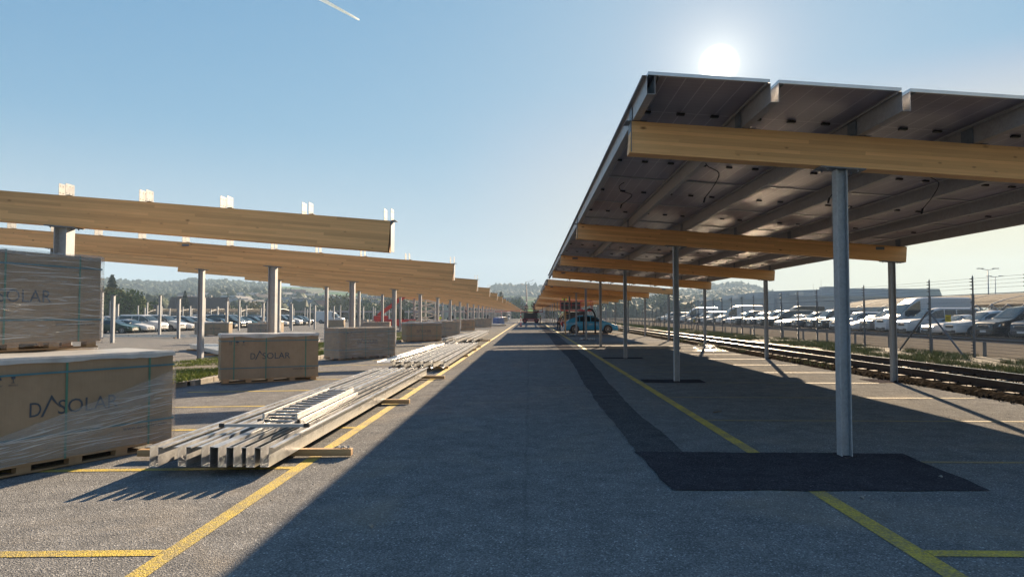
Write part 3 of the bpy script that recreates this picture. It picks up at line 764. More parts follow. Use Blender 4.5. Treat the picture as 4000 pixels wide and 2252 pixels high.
def panel_box(loc,rz,label,wrap='none',detail=2,L=BL,W=BW,H=BH,text=True,cat='pallet box',top=True,seed=0):
    rd=random.Random(seed)
    r=empty('pallet_box',loc,rz,label,cat,'cardboard pallet boxes of solar panels')
    hp=.125
    m=MB()
    for yy in (-W/2+.05,0,W/2-.05):
        m.b2((-L/2+.02,yy-.05,.0),(L/2-.02,yy+.05,.02))
        for k in range(5 if detail>1 else 3):
            n=(5 if detail>1 else 3)-1; xx=-L/2+.12+(L-.24)*k/n; m.b2((xx-.07,yy-.05,.02),(xx+.07,yy+.05,.085))
    m.b2((-L/2-.01,-W/2-.01,.085),(L/2+.01,W/2+.01,.11)); m.build('pallet',M['palletwood'],r)
    m=MB()
    # carton with slightly bulging faces
    nx,nz=12,6
    def face(fn):
        b=len(m.v)
        for j in range(nz+1):
            for i in range(nx+1): m.v.append(fn(i/nx,j/nz))
        for j in range(nz):
            for i in range(nx): a=b+j*(nx+1)+i; m.f.append((a,a+1,a+nx+2,a+nx+1)); m.mi.append(0)
    bl=lambda u,v: .004*math.sin(pi*u)*math.sin(pi*v)+.003*noise.noise(Vector((u*5,v*4,seed)))*math.sin(pi*u)*math.sin(pi*v)
    z0=.11; 
    face(lambda u,v:(-L/2+L*u,-W/2-bl(u,v),z0+H*v)); face(lambda u,v:(L/2-L*u,W/2+bl(u,v),z0+H*v))
    face(lambda u,v:(L/2+bl(u,v),-W/2+W*u,z0+H*v)); face(lambda u,v:(-L/2-bl(u,v),W/2-W*u,z0+H*v))
    face(lambda u,v:(-L/2+L*u,-W/2+W*v,z0+H+.006*noise.noise(Vector((u*4,v*3,seed+5)))*math.sin(pi*u)*math.sin(pi*v)))
    m.build('carton',M['card'],r,smooth=False)
    yf=-W/2-.009
    if text and detail>0:
        logo(r,.0,yf,z0+H*.5)
        text_part(r,'www.das-solar.com',.07,L/2-.36,yf,z0+H*.19,.56,'web_address')
        if detail>1: icons(r,-L/2+.22,yf,z0+H*.82)
    if detail>0:
        ys=-W/2-.0125; 
        for sx in (-L/2+.3,-.12,L/2-.32):
            m=MB(); m.b2((sx-.012,ys-.001,z0-.02),(sx+.012,ys+.002,z0+H+.006)); m.b2((sx-.012,ys,z0+H+.006),(sx+.012,W/2+.012,z0+H+.009)); m.build('strap',M['strap_g'],r)
        for k,zz in enumerate((z0+H*.86,z0+H*.24)):
            m=MB(); m.b2((-L/2-.013,ys-.004,zz-.01),(L/2+.013,ys-.001,zz+.01)); m.b2((L/2+.010,ys-.001,zz-.01),(L/2+.013,W/2+.01,zz+.01)); m.b2((-L/2-.013,ys-.001,zz-.01),(-L/2-.010,W/2+.01,zz+.01)); m.build('strap',M['strap_b'],r)
    if top:
        # plastic top cover with a ragged skirt
        V=[];F=[];ps=[]
        per=[(-L/2,-W/2),(L/2,-W/2),(L/2,W/2),(-L/2,W/2)]
        pts=[]
        for i in range(4):
            a=Vector(per[i]);b=Vector(per[(i+1)%4]);k=max(2,int((b-a).length/.09))
            for j in range(k): pts.append(a+(b-a)*j/k)
        n=len(pts); e=.017
        zt=z0+H+.016
        for p in pts: V.append((p.x*(1+2*e/L)*.985,p.y*(1+2*e/W)*.97,zt+.01+.012*noise.noise(Vector((p.x*3,p.y*3,seed)))))
        for p in pts: V.append((p.x*(1+2*e/L),p.y*(1+2*e/W),zt-.012))
        for p in pts:
            d=(.045 if wrap!='none' else .055)+.07*abs(noise.noise(Vector((p.x*1.3,p.y*1.5,seed+2.3))))+.015*noise.noise(Vector((p.x*9,p.y*9,seed)))
            o=1+.02+.012*noise.noise(Vector((p.x*7,p.y*7,seed+4)))
            V.append((p.x*(1+2*e/L)*o**.3,p.y*(1+2*e/W)*o,zt-d))
        for i in range(n):
            j=(i+1)%n; F.append((i,j,n+j,n+i)[::-1]); F.append((n+i,n+j,2*n+j,2*n+i)[::-1])
        V.append((0,0,zt+.018)); 
        m=MB(); m.add(V,F); m.add([],[]) ; m.f+= [(n*3,i,(i+1)%n) for i in range(n)]; m.mi+=[0]*n
        m.build('top_cover',M['filmtop'] if wrap in('none','part') else M['film'],r,smooth=False)
    if wrap!='none':
        m=MB(); e=.03
        if wrap=='full':
            nx,nz=30,12
            for (a,b) in (((-L/2-e,-W/2-e),(L/2+e,-W/2-e)),((L/2+e,-W/2-e),(L/2+e,W/2+e)),((-L/2-e,W/2+e),(-L/2-e,-W/2-e))):
                s=len(m.v); k=nx if abs(a[0]-b[0])>1 else 8
                for j in range(nz+1):
                    for i in range(k+1):
                        u=i/k; v=j/nz; x=a[0]+(b[0]-a[0])*u; y=a[1]+(b[1]-a[1])*u
                        d=.009*noise.noise(Vector((x*2.5,y*2.5,v*9+seed))); nx_,ny_=(b[1]-a[1]),-(b[0]-a[0]); q=math.hypot(nx_,ny_)
                        zz=.04+(z0+H+.012-.04)*v+(.02*noise.noise(Vector((x*3,y*3,seed))) if j==0 else 0)
                        m.v.append((x+nx_/q*d,y+ny_/q*d,zz))
                for j in range(nz):
                    for i in range(k): c=s+j*(k+1)+i; m.f.append((c,c+1,c+k+2,c+k+1)); m.mi.append(0)
            o=m.build('stretch_film',M['film'],r,smooth=True)
            if detail>1: creases(r,L,W,H,z0,seed,wrap)
        else:
            # lower wrap on the right part and a loose band from upper right to lower left
            k=26;b=[]
            yb=-W/2-.022
            for i in range(k+1):
                u=i/k; x=L/2+.028-(L*.93)*u
                top=z0+H*.83-.82*u**.9*H*.72+.02*noise.noise(Vector((u*9,seed,1))); wd=.10+.30*math.sin(pi*min(1,u*1.05))**.8*(1-.2*u)
                if i==k: wd=.16
                b.append((x,yb-.012-.012*noise.noise(Vector((u*7,2,seed))),top)); b.append((x+.02*noise.noise(Vector((u*11,7,seed))),yb-.012-.014*noise.noise(Vector((u*6,9,seed))),top-wd))
            m.v=b; m.f=[(2*i,2*i+1,2*i+3,2*i+2) for i in range(k)]; m.mi=[0]*k
            m.build('film_band',M['filmband'],r,smooth=True)
            m=MB(); V=[]
            for i in range(k+1):
                u=i/k; x=L/2+.026-(L*.97)*u; lo=z0+.0+.0; hi=z0+H*.83-.82*u**.9*H*.72-.03
                hi=max(hi,lo+.25-.1*u)
                V.append((x,yb+.002,hi)); V.append((x,yb+.002,lo+.02*noise.noise(Vector((u*5,4,seed)))))
            m.v=V; m.f=[(2*i,2*i+1,2*i+3,2*i+2) for i in range(k)]; m.mi=[0]*k
            m.build('stretch_film',M['film'],r,smooth=True)
            creases(r,L,W,H,z0,seed,wrap,zz0=(lambda x:z0+H*.83-.82*((L/2-x)/(L*.93))**.9*H*.72 if x>-L*.43 else z0+.3))
            m=MB(); m.add([(L/2+.03,-W/2-.03,.1),(L/2+.03,W/2,.1),(L/2+.03,W/2,z0+H*.9),(L/2+.03,-W/2-.03,z0+H*.95)],[(0,1,2,3)]); m.build('stretch_film',M['film'],r)
    return r
def boxat(corner,ang,label,L=BL,W=BW,**k):
    """corner = lower right front corner on the ground; ang = direction of the front face"""
    a=ang; d=Vector((math.cos(a),math.sin(a))); nb=Vector((-d.y,d.x))
    c=Vector(corner[:2])-d*L/2+nb*W/2
    return panel_box((c.x,c.y,corner[2]),a,label,L=L,W=W,**k)
aB=math.atan2(.892,.451); aA=math.atan2(.962,.28)
boxat((-4.53,8.60,-.065),aB,'big nearest pallet box at lower left, half wrapped in torn stretch film',wrap='part',seed=1)
boxat((-5.86,9.15,-.09),aA,'lower pallet box mostly hidden behind the nearest box, under the film-wrapped one',wrap='full',seed=2,H=1.115)
boxat((-5.82,9.12,1.165),aA,'upper pallet box at the left edge, fully wrapped in film and stacked highest',wrap='full',seed=3,H=1.09)
boxat((-5.5,17.72,-.09),R(27.9),'clean cardboard pallet box with dark logo behind the near metal profiles',seed=4)
boxat((-5.37,27.25,-.09),R(49),'film wrapped pallet box under the third beam, right of the clean logo box',wrap='full',seed=5,L=2.6,detail=2)
boxat((-5.66,43.97,-.09),R(28),'unwrapped pallet box with logo beside the far metal profiles',seed=6)
boxat((-5.38,52.8,-.085),R(35),'film wrapped pallet box right behind the unwrapped far logo box',wrap='full',seed=7,detail=1)
boxat((-5.94,74.4,-.085),R(40),'pallet box with a white sheet corner, left of the blue wrapped goods',seed=8,detail=1)
boxat((-5.1,92,-.08),R(60),'far grey brown pallet box just before the blue wrapped goods',wrap='full',seed=9,detail=1,L=3.6)
M['tarp']=simple('blue_tarp',(.02,.07,.25),.35,0,.25,3,bump=.5)
for i,(x,y,L_) in enumerate(((-5.0,112,2.4),(-5.6,122,2.4))):
    r=empty('tarp_bundle',(x,y,gzl(x)),R(70),('nearer','farther')[i]+' bundle of goods wrapped in blue tarp along the left of the road','tarp bundle')
    m=MB(); m.b2((-L_/2,-.5,0),(L_/2,.5,.12)); m.build('pallet',M['palletwood'],r)
    m=MB()
    n=24
    for (rr,zz) in ((1.0,.12),(1.03,.5),(1.0,.95),(.93,1.18),(.3,1.22)):
        for k in range(n):
            a=2*pi*k/n; q=(abs(math.cos(a))**8+abs(math.sin(a))**8)**(-1/8); j=1+.05*noise.noise(Vector((a*2,zz*3,i)))
            m.v.append((L_/2*q*math.cos(a)*rr*j,.55*q*math.sin(a)*rr*j,zz))
    for l in range(4):
        for k in range(n): m.f.append((l*n+k,l*n+(k+1)%n,(l+1)*n+(k+1)%n,(l+1)*n+k)); m.mi.append(0)
    m.f.append(tuple(4*n+k for k in range(n))); m.mi.append(0)
    m.build('tarp',M['tarp'],r)
for i,(x,y) in enumerate(((-5.2,140),(-5.3,152),(-5.4,170))):
    boxat((x,y,-.08),R(70),'distant pallet box by the road near the far red lift',detail=0,seed=20+i)
# boxes of the second area
B2=[(-28.6,62,5,'brown pallet box far left beside the green car, partly behind a post'),(-31.5,66.5,8,'brown pallet box left of the open post row, white film on its left end'),(-26.9,70.5,5,'brown pallet box behind the clean logo box, in front of dark cars'),
 (-21.5,55,4,'low pallet box behind the clean logo box, half hidden by its white top'),(-27.6,97,3,'far brown pallet box in the first box row before parked cars'),(-24.6,98.5,3,'far pallet box, second in the row before parked cars'),(-21.6,99.5,3,'far pallet box, third in the row before parked cars'),
 (-13.9,62,6,'pallet box behind the second post, beyond the film wrapped box'),(-8.6,66,10,'pallet box behind the unwrapped far logo box'),(-11.5,72,6,'pallet box beside the red telehandler'),(-18.3,101,3,'far pallet box, fourth in the row before parked cars')]
for i,(x,y,a,lab) in enumerate(B2):
    panel_box((x,y,gzl(x)),R(a),lab,wrap='full' if i%2 else 'none',detail=1 if y<75 else 0,seed=40+i,L=2.4)
# ------------------------------------------------------------------ metal profiles lying on timbers
def hat(name,x,y0,y1,zb,w=.088,h=.195,f=.045,lab='',tw=0.0,parent=None,grp=None):
    m=MB(); pr=[(-w/2-f,h-.012),(-w/2-f,h),(-w/2,h),(-w/2,0),(w/2,0),(w/2,h),(w/2+f,h),(w/2+f,h-.012)]
    m.prism(thin(pr,.0025),'y',0,y1-y0)
    o=m.build(name,M['galvnew'],parent); o.location=(x,y0,zb); o.rotation_euler=(0,0,tw)
    if lab: tag(o,lab,'metal profile',grp)
    return o
X1=[-3.80,-3.52,-3.285,-3.105,-2.955,-2.815,-2.675]
for i,x in enumerate(X1):
    hat('metal_profile',x,6.88+.04*((i*37)%5)/5,17.2+.05*i,.065,lab='%s from the left of the seven nearest steel channel profiles'%ORD[i],tw=R(.0),grp='near bundle of steel channel profiles')
X2=[-3.83,-3.60,-3.33,-3.07,-2.80,-2.50]
for i,x in enumerate(X2):
    hat('metal_profile',x,19.3+.07*i,31.5+.35*i,.075,lab='%s steel channel profile from the left in the second bundle on the road'%ORD[i],tw=R(.15*(i-3)),grp='second bundle of steel channel profiles')
for i,x in enumerate([-4.75,-4.4,-4.1,-3.8,-3.45,-3.1,-2.75]):
    hat('metal_profile',x,31.9+.6*((i*3)%4)+(6 if i<3 else 0),50-.4*i,.30 if i>3 else .075,lab='%s steel channel profile from the left in the third bundle down the road'%ORD[i],tw=R(.2*(i-3)),grp='third bundle of steel channel profiles')
m=MB(); 
for i in range(13):
    pass
pr=[(-.2,.03),(-.19,.0),(.17,.0),(.2,.06)]
m=MB(); m.prism(thin(pr,.004),'y',0,10.5); o=m.build('metal_profile',M['galvnew']); o.location=(-4.05,19.0,.28); o.rotation_euler=(R(.3),0,R(-1.0))
tag(o,'wide pale sheet metal profile on the left edge of the second bundle','metal profile')
def timber(x0,x1,y,z,lab,s=.075,rz=0):
    m=MB(); m.b2((-(x1-x0)/2,-s/2,0),((x1-x0)/2,s/2,s*.85)); o=m.build('timber_batten',M['timber'],bevel=.003); o.location=((x0+x1)/2,y,z); o.rotation_euler=(0,R(-.5) if x0<-4 else 0,rz)
    return tag(o,lab,'timber','timber battens under the steel profiles')
tn=['nearest timber batten under the near profiles, with small chain on its end','second timber batten under the near profiles, sticking out over the yellow line','third timber batten, at the far end of the near profiles','timber batten under the near end of the second profile bundle','timber batten halfway under the second profile bundle','timber batten at the end of the second profile bundle','timber batten near the start of the third profile bundle','timber batten under the far end of the third profile bundle']
for i,(y,xr,xl) in enumerate(((7.83,-2.03,-4.5),(12.46,-2.18,-3.95),(17.3,-2.14,-4.0),(20.4,-2.42,-4.1),(26.2,-2.35,-4.3),(31.0,-2.4,-4.3),(33.9,-2.4,-4.5),(41.7,-2.38,-4.9))):
    timber(xl,xr,y,-.01 if i else -.012,tn[i],.085 if i else .09)
m=MB()
random.seed(11)
for i in range(16):
    a=i*.9; x=-2.13+.016*i*.7+random.uniform(-.01,.01); 
    c=Vector((-2.22+.011*i,7.81+.012*math.sin(a*1.7),.075+.012+.006*(i%3)))
    n=8; pp=[c+Vector((.016*math.cos(2*pi*k/n),.01*math.sin(2*pi*k/n),.008*math.sin(2*pi*k/n+i))) for k in range(n+1)]; m.tube(pp,.0035,5)
tag(m.build('steel_chain',M['alu'],smooth=True),'small heap of steel chain on the end of the nearest batten','chain')
# ladder lying on the near profiles
lad=empty('ladder',(-3.02,8.25,.262),R(1.2),'aluminium extension ladder lying folded on the near steel profiles','ladder')
for s,(xx,z0,ln) in enumerate(((-.24,0,3.0),(.24,0,3.0),(-.20,.075,2.9),(.20,.075,2.9))):
    m=MB(); m.b2((xx-.013,0,z0),(xx+.013,ln,z0+.07))
    sr=m.build('side_rail',M['alu'],lad,bevel=.003)
for k in range(11):
    m=MB(); m.cyl((-.256,.12+.27*k,.035),(.256,.12+.27*k,.035),.014,8); m.build('rung',M['alu'],lad,smooth=True)
    m=MB(); m.cyl((-.187,.15+.265*k,.11),(.187,.15+.265*k,.11),.014,8); m.build('rung',M['alu'],lad,smooth=True)
m=MB(); m.b2((-.5,-.42,.05),(.42,-.38,.085)); sb=m.build('stabiliser_bar',M['alu'],lad)
m=MB(); m.b2((-.56,-.425,.045),(-.495,-.375,.09)); m.b2((.415,-.425,.045),(.48,-.375,.09)); m.build('rubber_cap',M['black'],sb,bevel=.006)
m=MB(); m.bar((-.2,-.38,.06),(-.2,.0,.05),.03); m.bar((.2,-.38,.06),(.2,.0,.05),.03); m.build('strut',M['alu'],lad)
m=MB()
for xx in (-.24,.24): m.b2((xx-.017,-.05,-.004),(xx+.017,.0,.085))
m.build('foot',M['black'],lad,bevel=.005)
# profiles stacked further left
def bundle(x,y,L_,ang,n,lab,z=.08):
    r=empty('profile_bundle',(x,y,gzl(x)),ang,lab,'profile bundle')
    for i in range(n):
        hat('metal_profile',(i-(n-1)/2)*.22,-L_/2+.1*(i%3),L_/2,z,parent=r)
    for yy in (-L_*.35,L_*.3):
        m=MB(); m.b2((-n*.13-.2,yy-.05,0),(n*.13+.2,yy+.05,z-.002)); m.build('batten',M['timber'],r)
bundle(-15.5,33.5,8,R(35),6,'bundle of pale steel profiles lying left of the clean logo box beyond the median')
bundle(-33,54.8,12,R(93),1,'single long pale steel profile lying across between two bare posts')
bundle(-22.5,63,6,R(80),4,'short bundle of pale profiles with dark open ends before a brown box')
bundle(-13.6,41,9,R(10),4,'bundle of pale profiles behind the film wrapped box')
bundle(-4.9,104,6,R(20),5,'heap of pale steel profiles left of the far red and white posts')
bundle(-3.4,128,5,R(70),3,'far loose pale profiles on the left of the road before the red lift')
# ------------------------------------------------------------------ vehicles
def paint(name,c,metal=.2):
    t=NT(name); return t.fin(c,.17 if c[0]<.3 else .3,0,.4)
PAINT={'white':paint('car_paint_white',(.5,.51,.53),0),'black':paint('car_paint_black',(.012,.013,.016)),'grey':paint('car_paint_grey',(.09,.095,.105),.4),'silver':paint('car_paint_silver',(.38,.39,.4),.6),'blue':paint('car_paint_blue',(.05,.3,.52),.3),'green':paint('car_paint_green',(.02,.05,.035),.3),'navy':paint('car_paint_navy',(.02,.03,.055),.3)}
CT={
 'sedan':dict(L=4.6,W=1.82,H=1.42,sill=.24,belt=.93,pr=[(0,.42),(.02,.62),(.12,.72),(.9,.88),(1.25,.95),(2.05,1.37),(2.6,1.42),(3.2,1.38),(4.05,1.05),(4.5,1.02),(4.58,.8),(4.6,.45)],wh=(.88,3.7),ws=(1.25,2.05),rw=(3.2,4.05),r=.32,tum=.24),
 'suv':dict(L=4.5,W=1.88,H=1.68,sill=.3,belt=1.04,pr=[(0,.5),(.02,.8),(.12,.93),(1.0,1.06),(1.25,1.1),(1.95,1.58),(2.5,1.68),(3.7,1.64),(4.3,1.2),(4.45,.95),(4.5,.5)],wh=(.9,3.62),ws=(1.25,1.95),rw=(3.75,4.3),r=.36,tum=.2),
 'minivan':dict(L=5.0,W=1.95,H=1.9,sill=.28,belt=1.13,pr=[(0,.5),(.02,.85),(.15,1.0),(.85,1.14),(1.1,1.2),(1.85,1.8),(2.3,1.9),(4.6,1.9),(4.9,1.75),(4.98,1.0),(5.0,.5)],wh=(.95,4.05),ws=(1.1,1.85),rw=(4.9,4.96),r=.35,tum=.12),
 'bigvan':dict(L=6.1,W=2.02,H=2.68,sill=.32,belt=1.3,pr=[(0,.5),(.02,.95),(.15,1.15),(.75,1.3),(1.0,1.42),(1.75,2.2),(2.3,2.58),(2.9,2.68),(5.95,2.66),(6.08,2.5),(6.1,.5)],wh=(1.0,4.8),ws=(1.0,1.75),rw=None,r=.37,tum=.08),
 'mpv':dict(L=4.75,W=1.86,H=1.64,sill=.24,belt=.98,pr=[(0,.4),(.02,.6),(.1,.72),(.5,.85),(1.15,1.05),(1.5,1.2),(2.25,1.55),(2.8,1.62),(3.5,1.55),(4.15,1.3),(4.55,1.0),(4.7,.82),(4.75,.42)],wh=(.92,3.82),ws=(1.2,2.25),rw=(3.7,4.5),r=.35,tum=.22),
}
def make_car(kind,color,label='',name='parked_car'):
    T=CT[kind]; Lc,W,H,zb,belt=T['L'],T['W'],T['H'],T['sill'],T['belt']; pr=T['pr']
    r=empty(name,(0,0,0),0,label,'van' if 'van' in kind else 'car')
    top=lambda y: float(np.interp(y,[p[0] for p in pr],[p[1] for p in pr]))
    ys=sorted(set([p[0] for p in pr]+[round(x,3) for x in np.arange(.15,Lc-.1,.16)]+[T['wh'][0]-T['r']-.05,T['wh'][0]+T['r']+.05]))
    def plan(y):
        f=min(1,max(0,y/.55)); b=min(1,max(0,(Lc-y)/.45))
        return (1-.2*(1-f)**2)*(1-.12*(1-b)**2)
    def sec(y):
        t=top(y); w=W/2*plan(y); be=min(belt+.03*y/Lc,t-.03); k=max(0,min(1,(t-be)/(H-belt)))
        wt=w*(.97-T['tum']*k)
        be=max(be,zb+.12)
        return [(0,zb),(.8*w,zb),(.97*w,zb+.07),(1.0*w,zb+(be-zb)*.42),(.985*w,be-(be-zb)*.15),(.965*w,be),(wt,max(t-.07*k-.012,be+.008)),(wt*.75,t-.004),(0,t+.012*k)]
    P=[sec(y) for y in ys]; ns=len(P[0])
    V=[];F=[]
    for y,s in zip(ys,P):
        X=Lc/2-y
        for (a,z) in s: V.append((X,a,z))
        for (a,z) in s[1:-1][::-1]: V.append((X,-a,z))
    n=ns+ns-2
    for i in range(len(ys)-1):
        for k in range(n): F.append((i*n+k,i*n+(k+1)%n,(i+1)*n+(k+1)%n,(i+1)*n+k))
    m=MB(); m.add(V,F); m.f+= [tuple(range(n))[::-1],tuple((len(ys)-1)*n+k for k in range(n))]; m.mi+=[0,0]
    body=m.build('body',PAINT[color],r,smooth=True)
    es=body.modifiers.new('edge','EDGE_SPLIT'); es.split_angle=R(38)
    # glass
    e=.007
    def lerp(p,q,t): return tuple(p[i]+(q[i]-p[i])*t for i in range(len(p)))
    y0,y1=T['ws']; rw=T['rw']
    ye=(rw[0]+.1) if rw and kind!='minivan' else Lc-.35
    if kind=='bigvan': ye=y1+.75
    pil=[y1+.55 if kind!='mpv' else 2.5, y1+1.45 if kind!='mpv' else 3.45]
    if kind=='bigvan': pil=[]
    for sgn in (1,-1):
        g=MB(); yy=[y for y in ys if y0+.22<=y<=ye]
        for a,b in zip(yy[:-1],yy[1:]):
            if any(a<=p<b for p in pil): 
                a2=a+.07
            else: a2=a
            sa,sb=sec(a2),sec(b)
            q=[]
            for s,yv in ((sa,a2),(sb,b)):
                p5,p6=s[5],s[6]
                hi=lerp(p5,p6,.9); lo=lerp(p5,p6,.06)
                q.append(((Lc/2-yv),sgn*(lo[0]+e),lo[1])); q.append(((Lc/2-yv),sgn*(hi[0]+e),hi[1]))
            if q[1][2]-q[0][2]<.06 and q[3][2]-q[2][2]<.06: continue
            g.add(q,[(0,2,3,1)])
        if g.v: g.build('side_window',M['glass'],r)
    def screen(ya,yb,nm):
        g=MB(); yy=sorted(set([ya+.04,yb-.03]+[y for y in ys if ya+.05<y<yb-.05]))
        for a,b in zip(yy[:-1],yy[1:]):
            rows_=[]
            for yv in (a,b):
                s=sec(yv); p6,p7,p8=s[6],s[7],s[8]; X=Lc/2-yv
                d=Vector((1 if nm=='windscreen' else -1,0,1)).normalized()*.012
                row=[(X,-p6[0]*.97,p6[1]),(X,-p7[0],p7[1]),(X,0,p8[1]),(X,p7[0],p7[1]),(X,p6[0]*.97,p6[1])]
                rows_.append([(q[0]+d.x,q[1],q[2]+d.z) for q in row])
            for k in range(4): g.add([rows_[0][k],rows_[0][k+1],rows_[1][k+1],rows_[1][k]],[(0,1,2,3)])
        g.build(nm,M['glass'],r,smooth=True)
    screen(y0,y1,'windscreen')
    if rw and rw[1]-rw[0]>.2: screen(rw[0],rw[1],'rear_window')
    for wy in T['wh']:
        for s in (-1,1):
            X=Lc/2-wy; R_=T['r']; w=W/2
            m=MB(); m.cyl((X,s*(w-.24),R_),(X,s*(w+.004),R_),R_+.055,20); m.build('wheel_arch',M['black'],r)
            m=MB(); 
            # tyre ring
            n=22
            for (rr,yo) in ((R_*.66,w-.005),(R_*.7,w+.012),(R_*.96,w+.012),(R_,w-.01),(R_,w-.2)):
                for k in range(n): a=2*pi*k/n; m.v.append((X+rr*math.cos(a),s*yo,R_+rr*math.sin(a)))
            for l in range(4):
                for k in range(n): m.f.append((l*n+k,l*n+(k+1)%n,(l+1)*n+(k+1)%n,(l+1)*n+k)); m.mi.append(0)
            wo=m.build('wheel',M['rubber'],r)
            m=MB()
            for k in range(10):
                a=2*pi*k/10; m.bar((X,s*(w+.006),R_),(X+R_*.62*math.cos(a),s*(w+.008),R_+R_*.62*math.sin(a)),.03,.012)
            for k in range(18):
                a=2*pi*k/18;b=2*pi*(k+1)/18; m.bar((X+R_*.64*math.cos(a),s*(w+.008),R_+R_*.64*math.sin(a)),(X+R_*.64*math.cos(b),s*(w+.008),R_+R_*.64*math.sin(b)),.03,.012)
            m.cyl((X,s*(w-.002),R_),(X,s*(w+.016),R_),.05,10); m.build('rim',M['rim'],wo)
    # lights, grille, bumper, mirrors
    f=sec(.05); wf=W/2*plan(.05); zt=top(.05)
    hz=min(zt-.1,belt-.2) if kind!='bigvan' else .98
    for s in (-1,1):
        m=MB()
        for (yy_,zz,ww) in ((.012,hz-.06,.55),):
            a=W/2*plan(.02); b=W/2*plan(.3)
            m.add([(Lc/2-.0+.012,s*a*.55,hz-.05),(Lc/2+.012,s*a*.55,hz+.03),(Lc/2-.1+.02,s*(a*.93),hz+.07),(Lc/2-.34,s*(b*1.012),hz+.11),(Lc/2-.3,s*(b*1.015),hz+.0),(Lc/2-.06+.01,s*a*.97,hz-.06)],[(0,1,2,5),(2,3,4,5)] if s>0 else [(5,2,1,0),(5,4,3,2)])
        m.build('headlight',M['lampglass'],r)
        m=MB(); X=Lc/2-T['ws'][0]-.42; m.box((X,s*(W/2+.09),belt+.06),(.12,.2,.14)); m.build('mirror',PAINT[color] if kind!='bigvan' else M['black'],r,bevel=.03)
        m=MB(); m.box((-Lc/2+.03,s*(W/2*.86*plan(Lc-.03)),belt-.08),(.08,.2,.18)); m.build('tail_light',M['amber'],r,bevel=.02)
    m=MB(); m.box((Lc/2+.0,0,hz-.04),(.03,W*.42,.16)); m.build('grille',M['black'],r,bevel=.01)
    m=MB(); m.box((Lc/2-.03,0,zb+.1),(.1,W*.66,.18)); m.build('bumper',M['black'],r,bevel=.03)
    m=MB(); m.box((Lc/2+.028,0,zb+.2),(.01,.5,.11)); m.build('number_plate',M['white'],r)
    return r
PROTO={}
def car(kind,color,loc,rz,label,group):
    k=(kind,color)
    if k not in PROTO: PROTO[k]=make_car(kind,color); o=PROTO[k]; o.location=loc; o.rotation_euler=(0,0,rz)
    else: o=dup(PROTO[k],loc,rz)
    o['label']=label; o['group']=group; return o
# blue people carrier under the second canopy, facing right
bc=make_car('mpv','blue','bright blue people carrier parked crosswise under the carport',name='blue_car'); bc.location=(5.42,60.9,-.01); bc.rotation_euler=(0,0,0)
m=MB(); 
for k in range(20):
    a=pi*k/20;b=pi*(k+1)/20; m.cyl((5.2+.5*math.cos(a),59.3,1.35+.75*math.sin(a)),(5.2+.5*math.cos(b),59.3,1.35+.75*math.sin(b)),.07,8)
m.cyl((5.7,59.3,0),(5.7,59.3,1.35),.07,8); m.cyl((4.7,59.3,0),(4.7,59.3,1.35),.07,8)
tag(m.build('hose_arch',M['black'],smooth=True),'black hose arch standing in front of the blue car','hose')
# right lot, first row: fronts at x~25.6 facing -x
order=[('minivan','navy','dark blue minivan cut by the right picture edge'),('minivan','black','black minivan between the two rightmost fence posts'),('suv','white','white SUV with bright grille, right of the white pickup'),('sedan','white','white car with plastic film on its roof in front of the big white van'),
 ('minivan','white','white delivery van in front of the high roof van'),('bigvan','white','tall white high roof van, biggest in the fenced lot'),('minivan','grey','white fronted grey van left of the tall white van'),('sedan','white','white saloon just right of the near carport post'),('suv','white','white compact SUV hidden by the near carport post')]
cols=['black','black','grey','black','white','black','black','navy','black','black','white','black','white','black','grey','white','black','black','silver','black','white','black','black','white','grey','black','black','white','black','black']
kk=['suv','minivan','suv','sedan','sedan','minivan','minivan','suv','suv','minivan','suv','sedan','bigvan','minivan','sedan','minivan','suv','minivan','sedan','suv','bigvan','minivan','suv','sedan','minivan','suv','sedan','minivan','suv','sedan']
ycar=36.8; gR='cars parked in the fenced lot beyond the railway'
LBL=[]
for i,(k,c,lab) in enumerate(order):
    T=CT[k]; dx={'bigvan':.2}.get(k,0)
    car(k,c,(25.7+T['L']/2+random.uniform(-.2,.2),ycar,.19),pi+R(random.uniform(-2,2)),lab,gR); ycar+=2.72
cn={'suv':'SUV','minivan':'van','sedan':'saloon car','bigvan':'high roof van'}
for i in range(30):
    k,c=kk[i],cols[i]; T=CT[k]
    lab='%s %s, %s left of the near carport post behind the fence'%(c,cn[k],ORD[i]) if i<16 else 'distant %s %s in the far end of the fenced row'%(c,cn[k])
    car(k,c,(25.7+T['L']/2+random.uniform(-.25,.25),ycar,.19),pi+R(random.uniform(-2,2)),lab,gR); ycar+=2.72+random.uniform(-.1,.15)
for i in range(14):
    k,c=kk[(i*7+2)%30],cols[(i*5+1)%30]
    car(k,c,(38.5,52+i*4.6,.19),pi,'%s %s half hidden in the second row of the fenced lot'%(c,cn[k]),gR)
# left lot rows facing +x
gL='cars parked far left behind the pallet boxes'
n=0
for ri,(xf,ya,yb,z) in enumerate(((-40.2,69,131,-.29),(-53,86,140,-.29),(-66,104,150,-.29))):
    y=ya; i=0
    while y<yb:
        k=['sedan','suv','minivan','sedan','suv','sedan','minivan'][(i*3+ri)%7]; c=['green','white','black','black','white','black','silver','black','white','grey','black'][(i*2+ri*4)%11] if i else ('green' if ri==0 else 'white')
        if ri==0 and i==0: k='sedan'
        if ri==0 and i==1: k,c='sedan','white'
        T=CT[k]
        lab=('%s %s, %s from the left in the front row of the left car park'%(c,cn[k],ORD[i])) if ri==0 else '%s %s in the %s row of the left car park'%(c,cn[k],('','second','rear')[ri])
        car(k,c,(xf-T['L']/2+random.uniform(-.3,.3),y,z),R(random.uniform(-3,3)),lab,gL); y+=2.75+random.uniform(0,.35); i+=1
car('bigvan','white',(-72,104,-.29),R(-20),'big white van standing behind the left car rows',gL)
